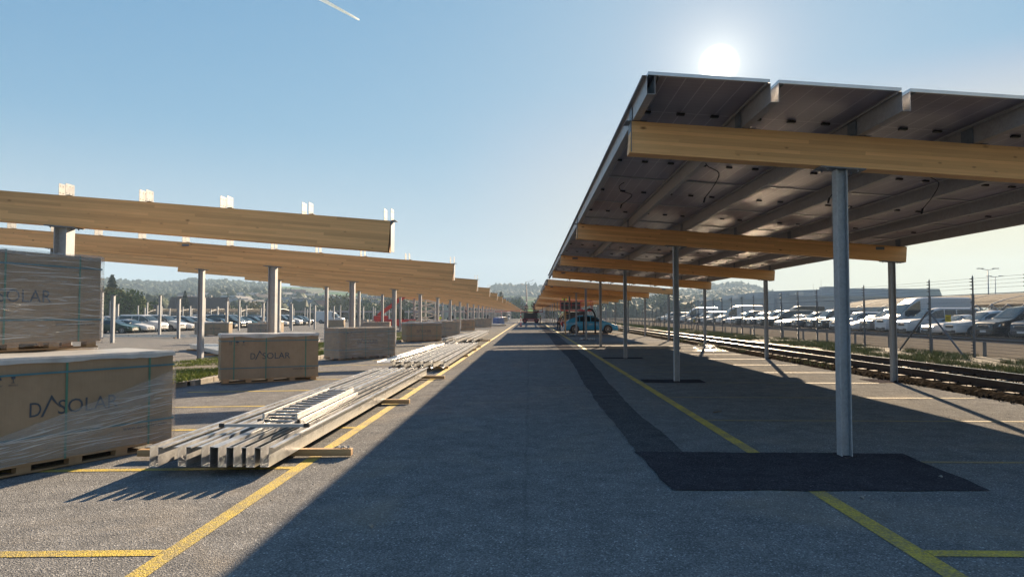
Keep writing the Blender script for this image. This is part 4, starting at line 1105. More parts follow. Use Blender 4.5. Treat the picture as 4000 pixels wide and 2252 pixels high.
car('bigvan','white',(-44,150,-.29),R(0),'far white van with rounded back behind the open posts',gL)
# ------------------------------------------------------------------ fence
def chain():
    t=NT('chain_link_mesh'); v=t.coord(); s=t.sep(v)
    a=t.math('DIVIDE',t.math('ADD',s[1],s[2]),.068); b=t.math('DIVIDE',t.math('SUBTRACT',s[1],s[2]),.068)
    f=lambda q:t.math('GREATER_THAN',t.math('ABSOLUTE',t.math('SUBTRACT',t.math('FRACT',q),.5)),.455)
    m=t.fin((.3,.31,.33),.5,.6); t.set(t.b.inputs['Alpha'],t.math('MAXIMUM',f(a),f(b))); return m
M['chain']=chain()
fx=14.95
fe=empty('security_fence',(fx,17,.17),0,'tall wire mesh security fence with electric wires between railway and parked cars','fence')
FY=[1.4+2.5*k for k in range(78)]
for k,y in enumerate(FY):
    m=MB(); m.b2((-.03,y-.03,-.1),(.03,y+.03,2.1)); p=m.build('post',M['fencesteel'],fe)
    m=MB(); m.b2((-.018,y-.018,2.1),(.018,y+.018,2.72)); m.cyl((0,y,2.72),(0,y,2.78),.018,6,.002); m.build('post_extension',M['fencesteel'],p)
    if k<24:
        m=MB()
        for z in [.12,.22,.32,.42,.52,.66,.85,1.05,1.25,1.45,1.65,1.85,2.12,2.3,2.42,2.54,2.64]:
            m.cyl((-.03,y,z),(-.1,y,z),.022,6,.012)
        m.build('insulator',M['black'],p)
L_=FY[-1]
m=MB()
for z in (.12,.22,.32,.42,.52,.66,.85,1.05,1.25,1.45,1.65,1.85,2.3,2.42,2.54,2.64): m.cyl((-.09,-16,z),(-.09,L_,z),.0035 if z<2.2 else .004,5)
m.build('electric_wire',M['fencesteel'],fe)
m=MB(); m.add([(0.035,-16,.0),(.035,L_,.0),(.035,L_,2.12),(.035,-16,2.12)],[(0,1,2,3)]); m.build('wire_mesh',M['chain'],fe)
m=MB(); m.cyl((.035,-16,2.12),(.035,L_,2.12),.012,6); m.build('top_rail',M['fencesteel'],fe)
for y0,sgn in ((9.0,1),(9.0,-1),(44,1),(44,-1),(64,1)):
    m=MB(); m.bar((0,y0+.04*sgn,1.55),(0,y0+sgn*2.05,.0),.045); m.build('brace',M['fencesteel'],fe)
# crash barrier behind it
cb=empty('crash_barrier',(fx+.55,17,.19),0,'low steel crash barrier running just behind the security fence','crash barrier')
m=MB(); m.prism([(0,.48),(.04,.52),(0,.57),(.04,.62),(0,.68),(.012,.68),(.052,.62),(.012,.57),(.052,.52),(.012,.48)],'y',-20,130); m.build('rail',M['fencesteel'],cb)
for k in range(48):
    m=MB(); m.b2((.055,-18+3.1*k,-.1),(.12,-17.9+3.1*k,.66)); m.build('post',M['fencesteel'],cb)
# yellow signs on the fence
for i,(y,z,lab) in enumerate(((24.6,1.35,'small yellow warning sign on the fence before the white SUV'),(62,.95,'small yellow sign on the far part of the fence'))):
    m=MB(); m.b2((fx-.125,y-.16,z),(fx-.118,y+.16,z+.24)); o=m.build('warning_sign',simple('sign_yellow',(.7,.5,.02),.5) if i==0 else M['signy'])
    M['signy']=o.data.materials[0]; tag(o,lab,'sign','yellow signs on the fence')
    q=MB(); q.b2((fx-.127,y-.12,z+.14),(fx-.1255,y+.12,z+.17)); q.b2((fx-.127,y-.12,z+.07),(fx-.1255,y+.09,z+.1)); q.build('print',M['black']).parent=o
# ------------------------------------------------------------------ hail net tunnels
def netm():
    t=NT('hail_net'); v=t.coord(); n=t.noise(t.coord((.4,.4,4)),2,4)
    m=t.fin(t.ramp(n,[(.3,(.08,.065,.048)),(.7,(.13,.105,.075))]),.9,0,.1); t.set(t.b.inputs['Alpha'],t.ramp(n,[(.3,.72),(.7,.9)])); return m
M['net']=netm()
def tunnel(name,x0,x1,y0,y1,zb,zt,lab,ribs,axis='y'):
    r=empty(name,((x0+x1)/2,(y0+y1)/2,zb*0),0,lab,'hail net roof','hail net tunnels over parked cars'); hx=(x1-x0)/2; hy=(y1-y0)/2
    m=MB();n=14;V=[]
    def pt(u,s,e=0):
        if axis=='y': return (-hx+2*hx*u, s*hy, zb+(zt-zb+e)*math.sin(pi*u)**.75)
        return (s*hx,-hy+2*hy*u, zb+(zt-zb+e)*math.sin(pi*u)**.75)
    for s in (-1,1):
        for i in range(n+1): V.append(pt(i/n,s))
    m.add(V,[(i,i+1,n+2+i,n+1+i) for i in range(n)]); m.build('net',M['net'],r)
    for k in range(ribs):
        s=-1+2*k/(ribs-1); m=MB(); m.tube([pt(i/n,s,-.03) for i in range(n+1)],.05,6)
        for u in (0,1): q=pt(u,s); m.cyl((q[0],q[1],0),q,.05,6)
        m.build('rib',M['galv'],r)
    m=MB()
    for k in range((ribs-1)*3):
        s0=-1+2*k/((ribs-1)*3); s1=-1+2*(k+.5)/((ribs-1)*3); s2=-1+2*(k+1)/((ribs-1)*3)
        for u in (0.0,1.0):
            a,b,c=pt(u,s0),pt(u,s1),pt(u,s2); b=(b[0],b[1],b[2]-.45)
            m.tube([a,b,c],.03,5)
    m.build('edge_truss',M['galv'],r); return r
tunnel('hail_net_tunnel',33.5,46,30,76,2.35,3.35,'brown hail net tunnel over cars behind the big white van at right',10)
tunnel('hail_net_tunnel',46.5,60,30,90,2.35,3.6,'second brown hail net tunnel further back at right',12)
tunnel('hail_net_tunnel',-135,-58,152,166,2.1,3.0,'long brown hail net roof behind the left parked cars',12,'x')
# dark finished carport far left of centre
dc=empty('solar_carport',(-42,200,-.29),0,'far dark carport roof with cars below, behind the left beams','carport')
m=MB(); m.b2((-38,-14,2.6),(36,14,2.95)); m.build('roof',M['pv'],dc)
m=MB(); m.b2((-38,-14.1,2.95),(36,14,3.0)); m.build('roof_edge',M['glulam'],dc)
for k in range(16):
    for yy in (-12,0): m=MB(); m.b2((-36+4.8*k,yy,-.1),(-35.8+4.8*k,yy+.2,2.6)); m.build('post',M['galv'],dc)
for i in range(14): 
    k,c=kk[(i*3)%30],cols[(i*3+1)%30]
    car(k,c,(-74+5.2*i,192,-.29),R(-90),'%s %s parked under the far dark carport roof'%(c,cn[k]),gL)
# ------------------------------------------------------------------ people
SK={'skin':simple('skin',(.5,.3,.22),.6),'jeans':simple('cloth_navy',(.03,.04,.07),.9),'dark':simple('cloth_dark',(.03,.03,.035),.9),'hiviz':simple('cloth_hi_vis',(.65,.75,.05),.8),'tee':simple('cloth_green',(.05,.25,.12),.9),'beige':simple('cloth_beige',(.45,.38,.28),.9),'helmet_w':simple('helmet_white',(.75,.75,.75),.3),'helmet_r':simple('helmet_red',(.5,.05,.04),.3),'hair':simple('hair_dark',(.03,.02,.015),.8)}
def chainmesh(name,verts,edges,mat,parent,sub=1):
    me=bpy.data.meshes.new(name); me.from_pydata([v[:3] for v in verts],edges,[]); me.materials.append(mat)
    o=bpy.data.objects.new(name,me); col.objects.link(o)
    if parent: o.parent=parent; reg(o,parent)
    sk=o.modifiers.new('skin','SKIN'); sk.use_smooth_shade=True
    for i,v in enumerate(verts):
        d=me.skin_vertices[0].data[i]; d.radius=(v[3],v[3]); d.use_root=(i==0)
    s=o.modifiers.new('sub','SUBSURF'); s.levels=sub; s.render_levels=sub
    return o
def person(loc,rz,label,shirt='dark',pants='jeans',hat='helmet_w',pose='stand',grp=None):
    r=empty('person',loc,rz,label,'person',grp)
    # y forward, x side. joint tables
    if pose=='stand': hip=.95; lf=[(.10,.0,.5),(.11,-.03,.08)]; rf=[(-.10,.0,.5),(-.12,-.02,.08)]; la=[(.27,.02,1.16),(.27,.2,.98)]; ra=[(-.27,.0,1.14),(-.29,.1,.9)]; lean=0
    if pose=='reach': hip=.95; lf=[(.10,.02,.5),(.13,-.03,.08)]; rf=[(-.10,.02,.5),(-.12,.05,.08)]; la=[(.26,.18,1.5),(.2,.3,1.78)]; ra=[(-.26,.18,1.48),(-.2,.32,1.74)]; lean=.03
    if pose=='bend': hip=.88; lf=[(.12,.1,.47),(.12,-.05,.08)]; rf=[(-.12,.08,.47),(-.14,-.08,.08)]; la=[(.22,.5,.98),(.16,.62,.75)]; ra=[(-.22,.48,.96),(-.14,.62,.78)]; lean=.32
    ly=lean; ch=hip+.42-.25*lean; sh=hip+.5-.32*lean
    V=[(0,0,hip,.125),(0,ly*.45,hip+.2,.115),(0,ly*.9,ch,.135),(0,ly*1.1,sh+.04,.06),(0,ly*1.25,sh+.12,.052),(0,ly*1.35+.012,sh+.23,.098),
       (.19,ly,sh-.0,.062),(*la[0],.045),(*la[1],.034),(-.19,ly,sh,.062),(*ra[0],.045),(*ra[1],.034),
       (.095,0,hip-.08,.09),(*lf[0],.06),(*lf[1],.042),(lf[1][0],lf[1][1]+.14,.04,.036),(-.095,0,hip-.08,.09),(*rf[0],.06),(*rf[1],.042),(rf[1][0],rf[1][1]+.14,.04,.036)]
    E=[(0,1),(1,2),(2,3),(3,4),(4,5),(2,6),(6,7),(7,8),(2,9),(9,10),(10,11),(0,12),(12,13),(13,14),(14,15),(0,16),(16,17),(17,18),(18,19)]
    hands=[]
    for b,(j,el) in ((8,(V[8],V[7])),(11,(V[11],V[10]))):
        d=(Vector(j[:3])-Vector(el[:3])).normalized(); pc=Vector(j[:3])+d*.07; i=len(V); V.append((*pc,.03)); E.append((b,i))
        side=d.cross(Vector((0,1,0.3))).normalized()
        for q,ln in ((-.03,.06),(-.01,.075),(.011,.07),(.03,.055)):
            V.append((*(pc+side*q+d*.02),.012)); E.append((i,len(V)-1)); V.append((*(pc+side*q*1.1+d*ln+Vector((0,.012,0))),.009)); E.append((len(V)-2,len(V)-1))
        V.append((*(pc-side*.045+d*.02),.011)); E.append((i,len(V)-1))
    body=chainmesh('body',V,E,SK['skin'],r)
    SV=[(0,0,hip-.0,.14),(0,ly*.45,hip+.2,.132),(0,ly*.9,ch,.152),(.19,ly,sh,.078),(.19+(la[0][0]-.19)*.9,ly+(la[0][1]-ly)*.9,sh+(la[0][2]-sh)*.9,.06),(-.19,ly,sh,.078),(-.19+(ra[0][0]+.19)*.9,ly+(ra[0][1]-ly)*.9,sh+(ra[0][2]-sh)*.9,.06),(0,ly*1.05,sh+.03,.075)]
    chainmesh('shirt',SV,[(0,1),(1,2),(2,3),(3,4),(2,5),(5,6),(2,7)],SK[shirt],r)
    TV=[(0,0,hip+.02,.138),(.095,0,hip-.08,.105),(*lf[0],.078),(lf[1][0],lf[1][1],.12,.062),(-.095,0,hip-.08,.105),(*rf[0],.078),(rf[1][0],rf[1][1],.12,.062)]
    chainmesh('trousers',TV,[(0,1),(1,2),(2,3),(0,4),(4,5),(5,6)],SK[pants],r)
    for q in (lf[1],rf[1]):
        m=MB(); m.b2((q[0]-.05,q[1]-.07,0),(q[0]+.05,q[1]+.21,.09)); m.build('boot',M['black'],r,bevel=.03)
    hc=Vector((0,ly*1.35+.0,sh+.27))
    m=MB(); n=14
    for l in range(5):
        a=pi/2*l/4
        for k in range(n): b=2*pi*k/n; m.v.append((hc.x+.115*math.cos(a)*math.cos(b),hc.y+.13*math.cos(a)*math.sin(b),hc.z+.03+.12*math.sin(a)))
    for l in range(4):
        for k in range(n): m.f.append((l*n+k,l*n+(k+1)%n,(l+1)*n+(k+1)%n,(l+1)*n+k)); m.mi.append(0)
    if hat.startswith('helmet'): m.cyl((hc.x,hc.y+.03,hc.z+.02),(hc.x,hc.y+.03,hc.z+.035),.145,16)
    m.build('helmet' if hat.startswith('helmet') else 'hair',SK[hat],r,smooth=True)
    # face: nose, eyes, mouth
    fy=hc.y+.098; m=MB(); m.add([(-.014,fy,hc.z-.05),(.014,fy,hc.z-.05),(0,fy+.028,hc.z-.045),(0,fy,hc.z-.005)],[(0,1,2),(1,3,2),(3,0,2)]); m.build('nose',SK['skin'],r)
    m=MB(); m.box((-.033,fy-.002,hc.z-.005),(.022,.01,.01)); m.box((.033,fy-.002,hc.z-.005),(.022,.01,.01)); m.box((0,fy-.004,hc.z-.085),(.045,.01,.008)); m.build('face_features',SK['hair'],r)
    return r
# ------------------------------------------------------------------ lifts
def wheels(r,pts,rad,w,ax='x'):
    for (x,y) in pts:
        m=MB(); d=Vector((0,w/2,0)) if ax=='x' else Vector((w/2,0,0)); c=Vector((x,y,rad)); m.cyl(c-d,c+d,rad,18); wo=m.build('wheel',M['rubber'],r,bevel=.02)
        m=MB(); m.cyl(c-d*1.03,c+d*1.03,rad*.5,12); m.build('rim',M['darkred'],wo)
def scissor(name,loc,rz,label,L_=3.1,W=1.7,deck=2.05,plat=(-1.9,2.3),body='darkred',arm='black',base=.9,n=2):
    r=empty(name,loc,rz,label,'scissor lift')
    m=MB(); m.b2((-L_/2,-W/2,.35),(L_/2,W/2,base)); m.b2((-L_/2-.1,-W/2+.1,.45),(L_/2+.1,W/2-.1,base-.12)); m.build('chassis',M[body],r,bevel=.04)
    wheels(r,[(-L_/2+.45,-W/2),(L_/2-.45,-W/2),(-L_/2+.45,W/2),(L_/2-.45,W/2)],.42,.3)
    h=(deck-base-.05)/n
    for s in (-W/2+.2,W/2-.2):
        for k in range(n):
            m=MB(); z0=base+.03+k*h; m.bar((-L_/2+.25,s,z0),(L_/2-.25,s+.0,z0+h),.07,.13); m.build('scissor_arm',M[arm],r)
            m=MB(); m.bar((L_/2-.25,s+.08,z0),(-L_/2+.25,s+.08,z0+h),.07,.13); m.build('scissor_arm',M[arm],r)
    m=MB(); m.b2((plat[0],-W/2,deck),(plat[1],W/2,deck+.16)); m.build('platform',M[body],r,bevel=.02)
    for s in (-W/2,W/2):
        m=MB()
        for z in (deck+.65,deck+1.15): m.bar((plat[0],s,z),(plat[1],s,z),.045)
        k=max(2,int((plat[1]-plat[0])/1.1))
        for i in range(k+1): x=plat[0]+(plat[1]-plat[0])*i/k; m.bar((x,s,deck+.16),(x,s,deck+1.17),.045)
        m.build('guard_rail',M[body],r)
    m=MB()
    for x in plat:
        for z in (deck+.65,deck+1.15): m.bar((x,-W/2,z),(x,W/2,z),.045)
    m.build('guard_rail',M[body],r); 
    if n==2: m=MB(); m.b2((-L_/2+.3,-W/2+.25,base),(L_/2-.3,W/2-.25,deck-.1)); m.build('dark_infill_block',M['black'],r)  # black block added so the gap between chassis and deck looks dark
    m=MB(); m.b2((-.5,-W/2-.012,base-.3),(.6,-W/2-.006,base-.18)); m.build('marking_strip',M['white'],r)
    return r
scissor('scissor_lift',(0.25,131,0),0,'dark red scissor lift with long platform standing on the road in the distance')
person((.9,130.9,2.21),R(60),'worker in dark clothes standing on the right of the road scissor lift','dark','jeans','helmet_w','stand')
person((-.75,131.1,2.21),R(-30),'worker bending at the left end of the road scissor lift platform','dark','dark','helmet_w','bend')
person((2.1,131.5,0),R(-80),'worker in dark teal clothes standing on the road right of the scissor lift','tee','dark','helmet_w','stand')
s2=scissor('scissor_lift',(5.0,76.0,0),R(0),'red scissor lift with dark platform behind the blue car',L_=2.8,W=1.8,deck=2.0,plat=(-1.55,1.9),body='red')
m=MB(); m.b2((-1.5,-.86,2.2),(.6,.8,3.0)); m.build('tool_crate',M['black'],s2)
person((4.0,75.8,2.16),R(160),'worker in yellow hi-vis vest on the red lift behind the blue car','hiviz','dark','helmet_w','bend')
person((3.55,69.8,0),R(170),'worker in dark clothes standing left of the red lift under the carport','dark','jeans','hair','stand')
person((3.05,71.5,0),R(-150),'second worker bending beside white buckets left of the red lift','jeans','dark','helmet_w','bend')
for i,(x,y) in enumerate(((3.75,67.5),(3.3,67.8))):
    m=MB(); m.cyl((x,y,0),(x,y,.42),.15,14,.18); tag(m.build('bucket',M['white'],smooth=False),('right','left')[i]+' white bucket on the ground by the workers under the carport','bucket')
m=MB(); m.b2((2.93,56.9,0),(3.05,57.0,1.95)); m.bar((2.6,56.9,1.6),(3.38,56.9,1.72),.06); m.build
o=m.build('timber_stake',M['timber']); tag(o,'upright timber stake with crossbar left of the blue car','timber')
m=MB(); m.b2((3.55,57.2,0),(8.0,57.35,.05)); m.b2((3.7,57.0,0),(7.2,57.14,.04)); tag(m.build('timber_plank',M['timber']),'long low timber planks on the asphalt in front of the blue car','timber')
# telehandler and pale scissor lift on the left
tl=empty('telehandler',(-15.3,78,-.25),R(15),'red telehandler with raised boom behind the left pallet boxes','telehandler')
m=MB(); m.b2((-2.4,-1.1,.6),(2.2,1.1,1.35)); m.b2((-2.5,-.9,1.2),(-.9,.9,1.75)); m.build('chassis',M['red'],tl,bevel=.08)
m=MB(); m.b2((-.5,-1.0,1.35),(.9,-.1,2.5)); m.build('cab',M['glass'],tl,bevel=.06)
m=MB(); m.bar((-2.0,.35,1.75),(2.6,.35,5.2),.35,.42); b=m.build('boom',M['red'],tl,bevel=.03)
m=MB(); m.bar((2.4,.35,5.05),(4.0,.35,6.25),.25,.3); m.build('boom_extension',M['red'],b)
m=MB(); m.bar((-1.9,.6,2.05),(2.3,.6,5.3),.05,.1); m.build('hydraulic_line',M['black'],b)
wheels(tl,[(-1.6,-1.15),(1.5,-1.15),(-1.6,1.15),(1.5,1.15)],.6,.42)
m=MB(); m.b2((-1.3,-1.25,.25),(-.7,-1.2,.95)); m.build('side_panel',M['white'],tl)
M['paleblue']=simple('pale_grey_paint',(.5,.5,.46),.5)
s3=scissor('scissor_lift',(-13.3,86,-.24),R(5),'pale grey scissor lift raised high beside the red telehandler',L_=3.6,W=1.6,deck=4.2,plat=(-1.9,2.8),body='paleblue',arm='paleblue',base=1.0,n=4)
person((-14.2,85.8,-.24+4.36),R(20),'worker in black on the raised pale lift, left one','dark','dark','helmet_w','stand')
person((-11.9,86.1,-.24+4.36),R(-20),'worker in black at the right end of the raised pale lift','dark','dark','hair','reach')
person((-15.2,116,-.25),R(180),'worker in yellow hi-vis vest and white helmet among the far left boxes','hiviz','jeans','helmet_w','stand')
person((-9.4,102,.9),R(190),'worker with red top on the leaning ladder under the left beams','dark','dark','helmet_r','reach')
def stepladder(x,y,h,lab,rz=0):
    r=empty('ladder',(x,y,gzl(x)),rz,lab,'ladder'); m=MB()
    for s in (-.22,.22): m.bar((s*1.2,-.35,0),(s*.8,.35,h),.03,.06)
    m.build('side_rail',M['alu'],r); 
    for k in range(1,int(h/.28)): t=k*.28/h; m=MB(); m.bar((-.2,-.35+.7*t,h*t),(.2,-.35+.7*t,h*t),.04); m.build('rung',M['alu'],r)
stepladder(-9.3,102.2,3.0,'leaning timber coloured ladder with the red topped worker')
stepladder(-8.1,118,3.0,'upright ladder standing under the far left beams')
# red white barrier posts and boom
M['wr']=None
def stripe():
    t=NT('red_white_stripes'); s=t.sep(t.coord()); f=t.math('GREATER_THAN',t.math('FRACT',t.math('DIVIDE',s[2],.5)),.5)
    return t.fin(t.mix(f,(.75,.75,.74),(.5,.03,.03)),.5)
M['wr']=stripe()
for i,(x,y,lab) in enumerate(((-1.18,94.5,'nearest red and white marker post on the road left of the lift'),(-4.55,112,'second red and white marker post by the blue bundles'))):
    r=empty('marker_post',(x,y,gzl(x)),0,lab,'marker post','red and white marker posts'); m=MB(); m.cyl((0,0,.1),(0,0,2.3),.05,10); m.build('pole',M['wr'],r); m=MB(); m.cyl((0,0,0),(0,0,.16),.2,12,.14); m.build('foot',M['darkred'],r)
m=MB(); m.bar((-5.6,111.8,2.1),(-1.2,94.6,2.2),.04,.1); tag(m.build('barrier_tape',M['red']),'red tape stretched between the two marker posts','tape')
# plastic sheets heap by the kerb island right
ki=MB()
V=[];F=[];nn=14
for i in range(nn+1):
    for j in range(nn+1):
        u=i/nn;v=j/nn; V.append((7.2+1.6*u,30.2+2.2*v,.02+.2*math.sin(pi*u)*math.sin(pi*v)*(1+1.2*noise.noise(Vector((u*5,v*5,1))))+.05*abs(noise.noise(Vector((u*14,v*14,1))))))
for i in range(nn):
    for j in range(nn): a=i*(nn+1)+j; F.append((a,a+1,a+nn+2,a+nn+1))
M['cf']=film('clear_plastic',.03,.1)
tag(npmesh('plastic_film_heap',V,F,M['cf']),'crumpled heap of clear plastic film on the ground behind the near post','plastic film')
m=MB(); m.b2((3.6,32.3,0),(7.1,32.6,.12)); m.b2((3.7,32.9,0),(6.8,33.1,.1)); tag(m.build('kerb_row',M['kerb'],bevel=.02),'short row of kerb stones on the asphalt under the second roof gap','kerb')
for i,(x,y) in enumerate(((3.3,43.0),(3.9,42.6),(3.2,52.2),(3.6,52.0))):
    m=MB(); rr=random.Random(i)
    for k in range(7): 
        c=Vector((x+rr.uniform(-.25,.25),y+rr.uniform(-.15,.15),.05)); m.cyl(c,c+Vector((rr.uniform(-.2,.2),rr.uniform(-.1,.1),.12)),.05,6,.02)
    tag(m.build('scrap_plastic',M['filmtop']),['crumpled white plastic scrap by the third carport post','second crumpled white scrap right of the third post','white plastic scrap near the blue car','small white plastic scrap under the blue car nose'][i],'scrap')
# ------------------------------------------------------------------ far lamps, buildings
def road_lamp(y,lab,x=-1.0,h=12.0):
    r=empty('overhead_mast',(x,y,0),0,lab,'mast','tall masts with side arms beyond the road end')
    m=MB(); m.cyl((0,0,0),(0,0,h),.17,10,.09); m.build('mast',M['fencesteel'],r,smooth=True)
    m=MB(); m.tube([(0,0,h-.1),(1.9,0,h+.15),(2.0,0,h+.55),(2.5,0,h+.65)],.06,6); m.build('arm',M['galv'],r)
for i in range(7):
    road_lamp(214+21*i,'%s tall thin mast with bent side arm beyond the road end'%ORD[i])
def car_park_lamp(x,y,h,lab):
    r=empty('floodlight_mast',(x,y,0),0,lab,'lamp mast'); m=MB(); m.cyl((0,0,0),(0,0,h),.13,10,.07); m.build('mast',M['galv'],r,smooth=True)
    for a in (0,pi): m=MB(); m.bar((0,0,h),(math.cos(a)*1.3,0,h+.25),.08); m.b2((math.cos(a)*1.3-.45,-.2,h+.2),(math.cos(a)*1.3+.45,.2,h+.32)); m.build('lamp_head',M['galv'],r)
car_park_lamp(78,118,9.2,'nearer tall lamp mast with twin heads, right behind the fenced lot')
car_park_lamp(104,155,10.0,'farther lamp mast with twin heads at right, beside the taller one')
car_park_lamp(-60,230,13,'lamp mast with twin heads over the left town houses')
M['hall']=simple('cladding_blue_grey',(.27,.3,.34),.7,0,.06,.2)
M['hall2']=simple('cladding_mid_grey',(.26,.28,.31),.75,0,.08,.2)
M['dark']=simple('window_dark',(.03,.035,.04),.2)
M['plaster']=simple('plaster_pale',(.3,.29,.27),.85,0,.06)
M['plasterc']=simple('plaster_cream',(.34,.28,.19),.85,0,.06)
M['rooftile']=simple('roof_brown',(.07,.045,.04),.8,0,.2,3)
M['roofred']=simple('roof_red_tile',(.28,.1,.06),.85,0,.2,3)
M['roofgrey']=simple('roof_grey',(.2,.19,.19),.8,0,.2,3)
h=empty('industrial_hall',(125,262,.19),0,'big blue grey windowless hall behind the fenced parking lot','building')
m=MB(); m.prism([(-32,0),(34,0),(30,11.2),(-3,11.4),(-32,10.4)],'y',0,70); m.build('wall',M['hall'],h)
m=MB(); m.b2((-12,2,11.2),(-8,7,12.2)); m.build('roof_unit',M['hall2'],h)
h=empty('factory_hall',(0,0,.19),0,'long low grey factory hall with rooftop units stretching behind the parked vans','building')
m=MB(); A=(73,372);B=(99,236); dx,dy=B[0]-A[0],B[1]-A[1]; nrm_=Vector((-dy,dx)).normalized(); 
pts=[A,B,(B[0]+50,B[1]+14),(A[0]+50,A[1]+14)]
m.prism(pts,'z',0,7.6); m.build('wall',M['hall2'],h)
m=MB(); m.prism([(A[0]-.3,A[1]),(B[0]-.3,B[1]-.4),(B[0]+50,B[1]+13.6),(A[0]+50,A[1]+14)],'z',7.6,8.0); m.build('roof_edge',M['hall'],h)
for t in (.12,.3,.42,.5,.62,.78):
    cx0=A[0]+dx*t-.06; cy0=A[1]+dy*t; d=Vector((dx,dy)).normalized(); m=MB()
    m.bar((cx0-.25,cy0,2.8),(cx0-.25+d.x*6,cy0+d.y*6,2.8),.3,1.6); w_=m.build('window',M['dark'],h)
for t,l in ((.3,7),(.55,8),(.7,3),(.86,6)):
    cx0=A[0]+dx*t+3; cy0=A[1]+dy*t; m=MB(); m.b2((cx0,cy0,8.6),(cx0+l*.5,cy0+l,9.8)); m.bar((cx0+.2,cy0+.2,8),(cx0+.2,cy0+.2,8.6),.15); m.bar((cx0+l*.5-.2,cy0+l-.2,8),(cx0+l*.5-.2,cy0+l-.2,8.6),.15); m.build('roof_unit',M['alu'],h)
m=MB()
for z in (8.5,9.0): m.bar((A[0],A[1],z),(B[0],B[1],z),.08)
for k in range(28): m.bar((A[0]+dx*k/27,A[1]+dy*k/27,8),(A[0]+dx*k/27,A[1]+dy*k/27,9),.06)
m.build('roof_railing',M['alu'],h)
for i,(x,y) in enumerate(((101.5,240),(100,243))):
    m=MB(); m.cyl((x,y,8),(x,y,13.5-i),.08,6,.03); o=m.build('antenna',M['galv'],h)
car_park_lamp(70.5,330,10.5,'lamp post rising in front of the factory hall roofline')
# sign building left
def bx(px,py): return px,py
h=empty('office_building',(-182,262,-.6),R(20),'dark grey building with pale roof lights and big lettering behind the conifer','building')
m=MB(); m.b2((-22,-.0,0),(13,14,11.2)); m.build('wall',M['hall2'],h)
m=MB(); m.b2((-22,-.15,6.6),(13.2,-.003,11.5)); m.build('sign_band',simple('sign_band_dark',(.055,.075,.1),.5),h)
m=MB(); m.b2((13.003,-.2,6.2),(13.4,12,11.7)); m.build('side_panel',simple('sunlit_side_cream',(.62,.58,.46),.7),h)  # pale cream colour imitates sunlight on this end of the sign band
for x in (-19,-10,-1.5,6.5): m=MB(); m.b2((x,-1.2,11.51),(x+3.6,-.2,11.8)); m.build('roof_light',M['white'],h)
text_part(h,'rach',4.6,5.0,-.2,8.6,8.4,'lettering',mat='alu')
# houses
def house(name,L_,W,eh,rh,wall,roof,lab='',ridge='x'):
    r=empty(name,(0,0,0),0,lab,'house')
    m=MB(); m.b2((-L_/2,-W/2,-4),(L_/2,W/2,eh)); m.prism([(-W/2,eh),(W/2,eh),(0,eh+rh)],'x',-L_/2,L_/2); m.build('wall',M[wall],r)
    o=.5; s=rh/(W/2); m=MB()
    for sg in (-1,1):
        m.add([(-L_/2-o,sg*(W/2+o),eh-s*o+.05),(L_/2+o,sg*(W/2+o),eh-s*o+.05),(L_/2+o,0,eh+rh+.08),(-L_/2-o,0,eh+rh+.08),(-L_/2-o,sg*(W/2+o),eh-s*o+.27),(L_/2+o,sg*(W/2+o),eh-s*o+.27),(L_/2+o,0,eh+rh+.3),(-L_/2-o,0,eh+rh+.3)],[(0,1,2,3),(4,5,6,7),(0,1,5,4),(1,2,6,5),(0,3,7,4)])
    rf=m.build('roof',M[roof],r)
    m=MB(); m.b2((L_*.18,-.3,eh+rh*.6),(L_*.18+.7,.4,eh+rh+.9)); m.build('chimney',M['plaster'],rf)
    nw=max(2,int(L_/3))
    for k in range(nw):
        x=-L_/2+L_*(k+.5)/nw
        for z in ([1.0,3.7] if eh>4.5 else [1.0]):
            if z+1.3<eh: m=MB(); m.b2((x-.6,-W/2-.03,z),(x+.6,-W/2-.004,z+1.3)); m.build('window',M['dark'],r)
    m=MB(); m.b2((L_/2+.004,-.6,eh-.6),(L_/2+.03,.6,eh+.7)); m.build('window',M['dark'],r)
    return r
a=house('house',13,9,2.9,2.4,'plasterc','rooftile','low cream house with dark brown hipped roof and two white chimneys left of the posts'); a.location=(-126,186,-.5); a.rotation_euler=(0,0,R(35))
b=house('house',16,9,2.6,4.8,'plasterc','rooftile','house with big steep dark brown roof and lit yellow gable'); b.location=(-104,213,-.5); b.rotation_euler=(0,0,R(12))
c=house('house',11,8,2.5,2.2,'rooftile','rooftile','low dark roofed shed between the two brown houses'); c.location=(-113,196,-.5); c.rotation_euler=(0,0,R(30))
# ------------------------------------------------------------------ terrain
SKY=[(-400,705),(100,690),(248,699),(300,704),(365,711),(420,715),(450,712),(480,704),(525,708),(555,707),(611,713),(700,716),(900,720),(1100,725),(1225,730),(1262,731),(1330,731),(1364,734),(1450,742),(1600,746),(1708,732),(1809,731),(1835,726),(1863,724),(1903,734),(1942,750),(2000,765),(2300,772),(3000,775)]
F_=1717.5
def dir_of(u,v):
    x=(u-1287.5)/F_; z=-(v-724.8)/F_
    y2=math.cos(TH)-z*math.sin(TH); z2=math.sin(TH)+z*math.cos(TH)
    return math.atan2(x*math.cos(PSI)-y2*math.sin(PSI), x*math.sin(PSI)+y2*math.cos(PSI)), z2/math.hypot(x*math.cos(PSI)-y2*math.sin(PSI), x*math.sin(PSI)+y2*math.cos(PSI))
AZT=[];ELT=[]
for u,v in SKY: a_,e_=dir_of(u,v); AZT.append(a_); ELT.append(e_)
RC=1250.0
def crest(az): return float(np.interp(az,AZT,ELT,left=.02,right=.008))*RC
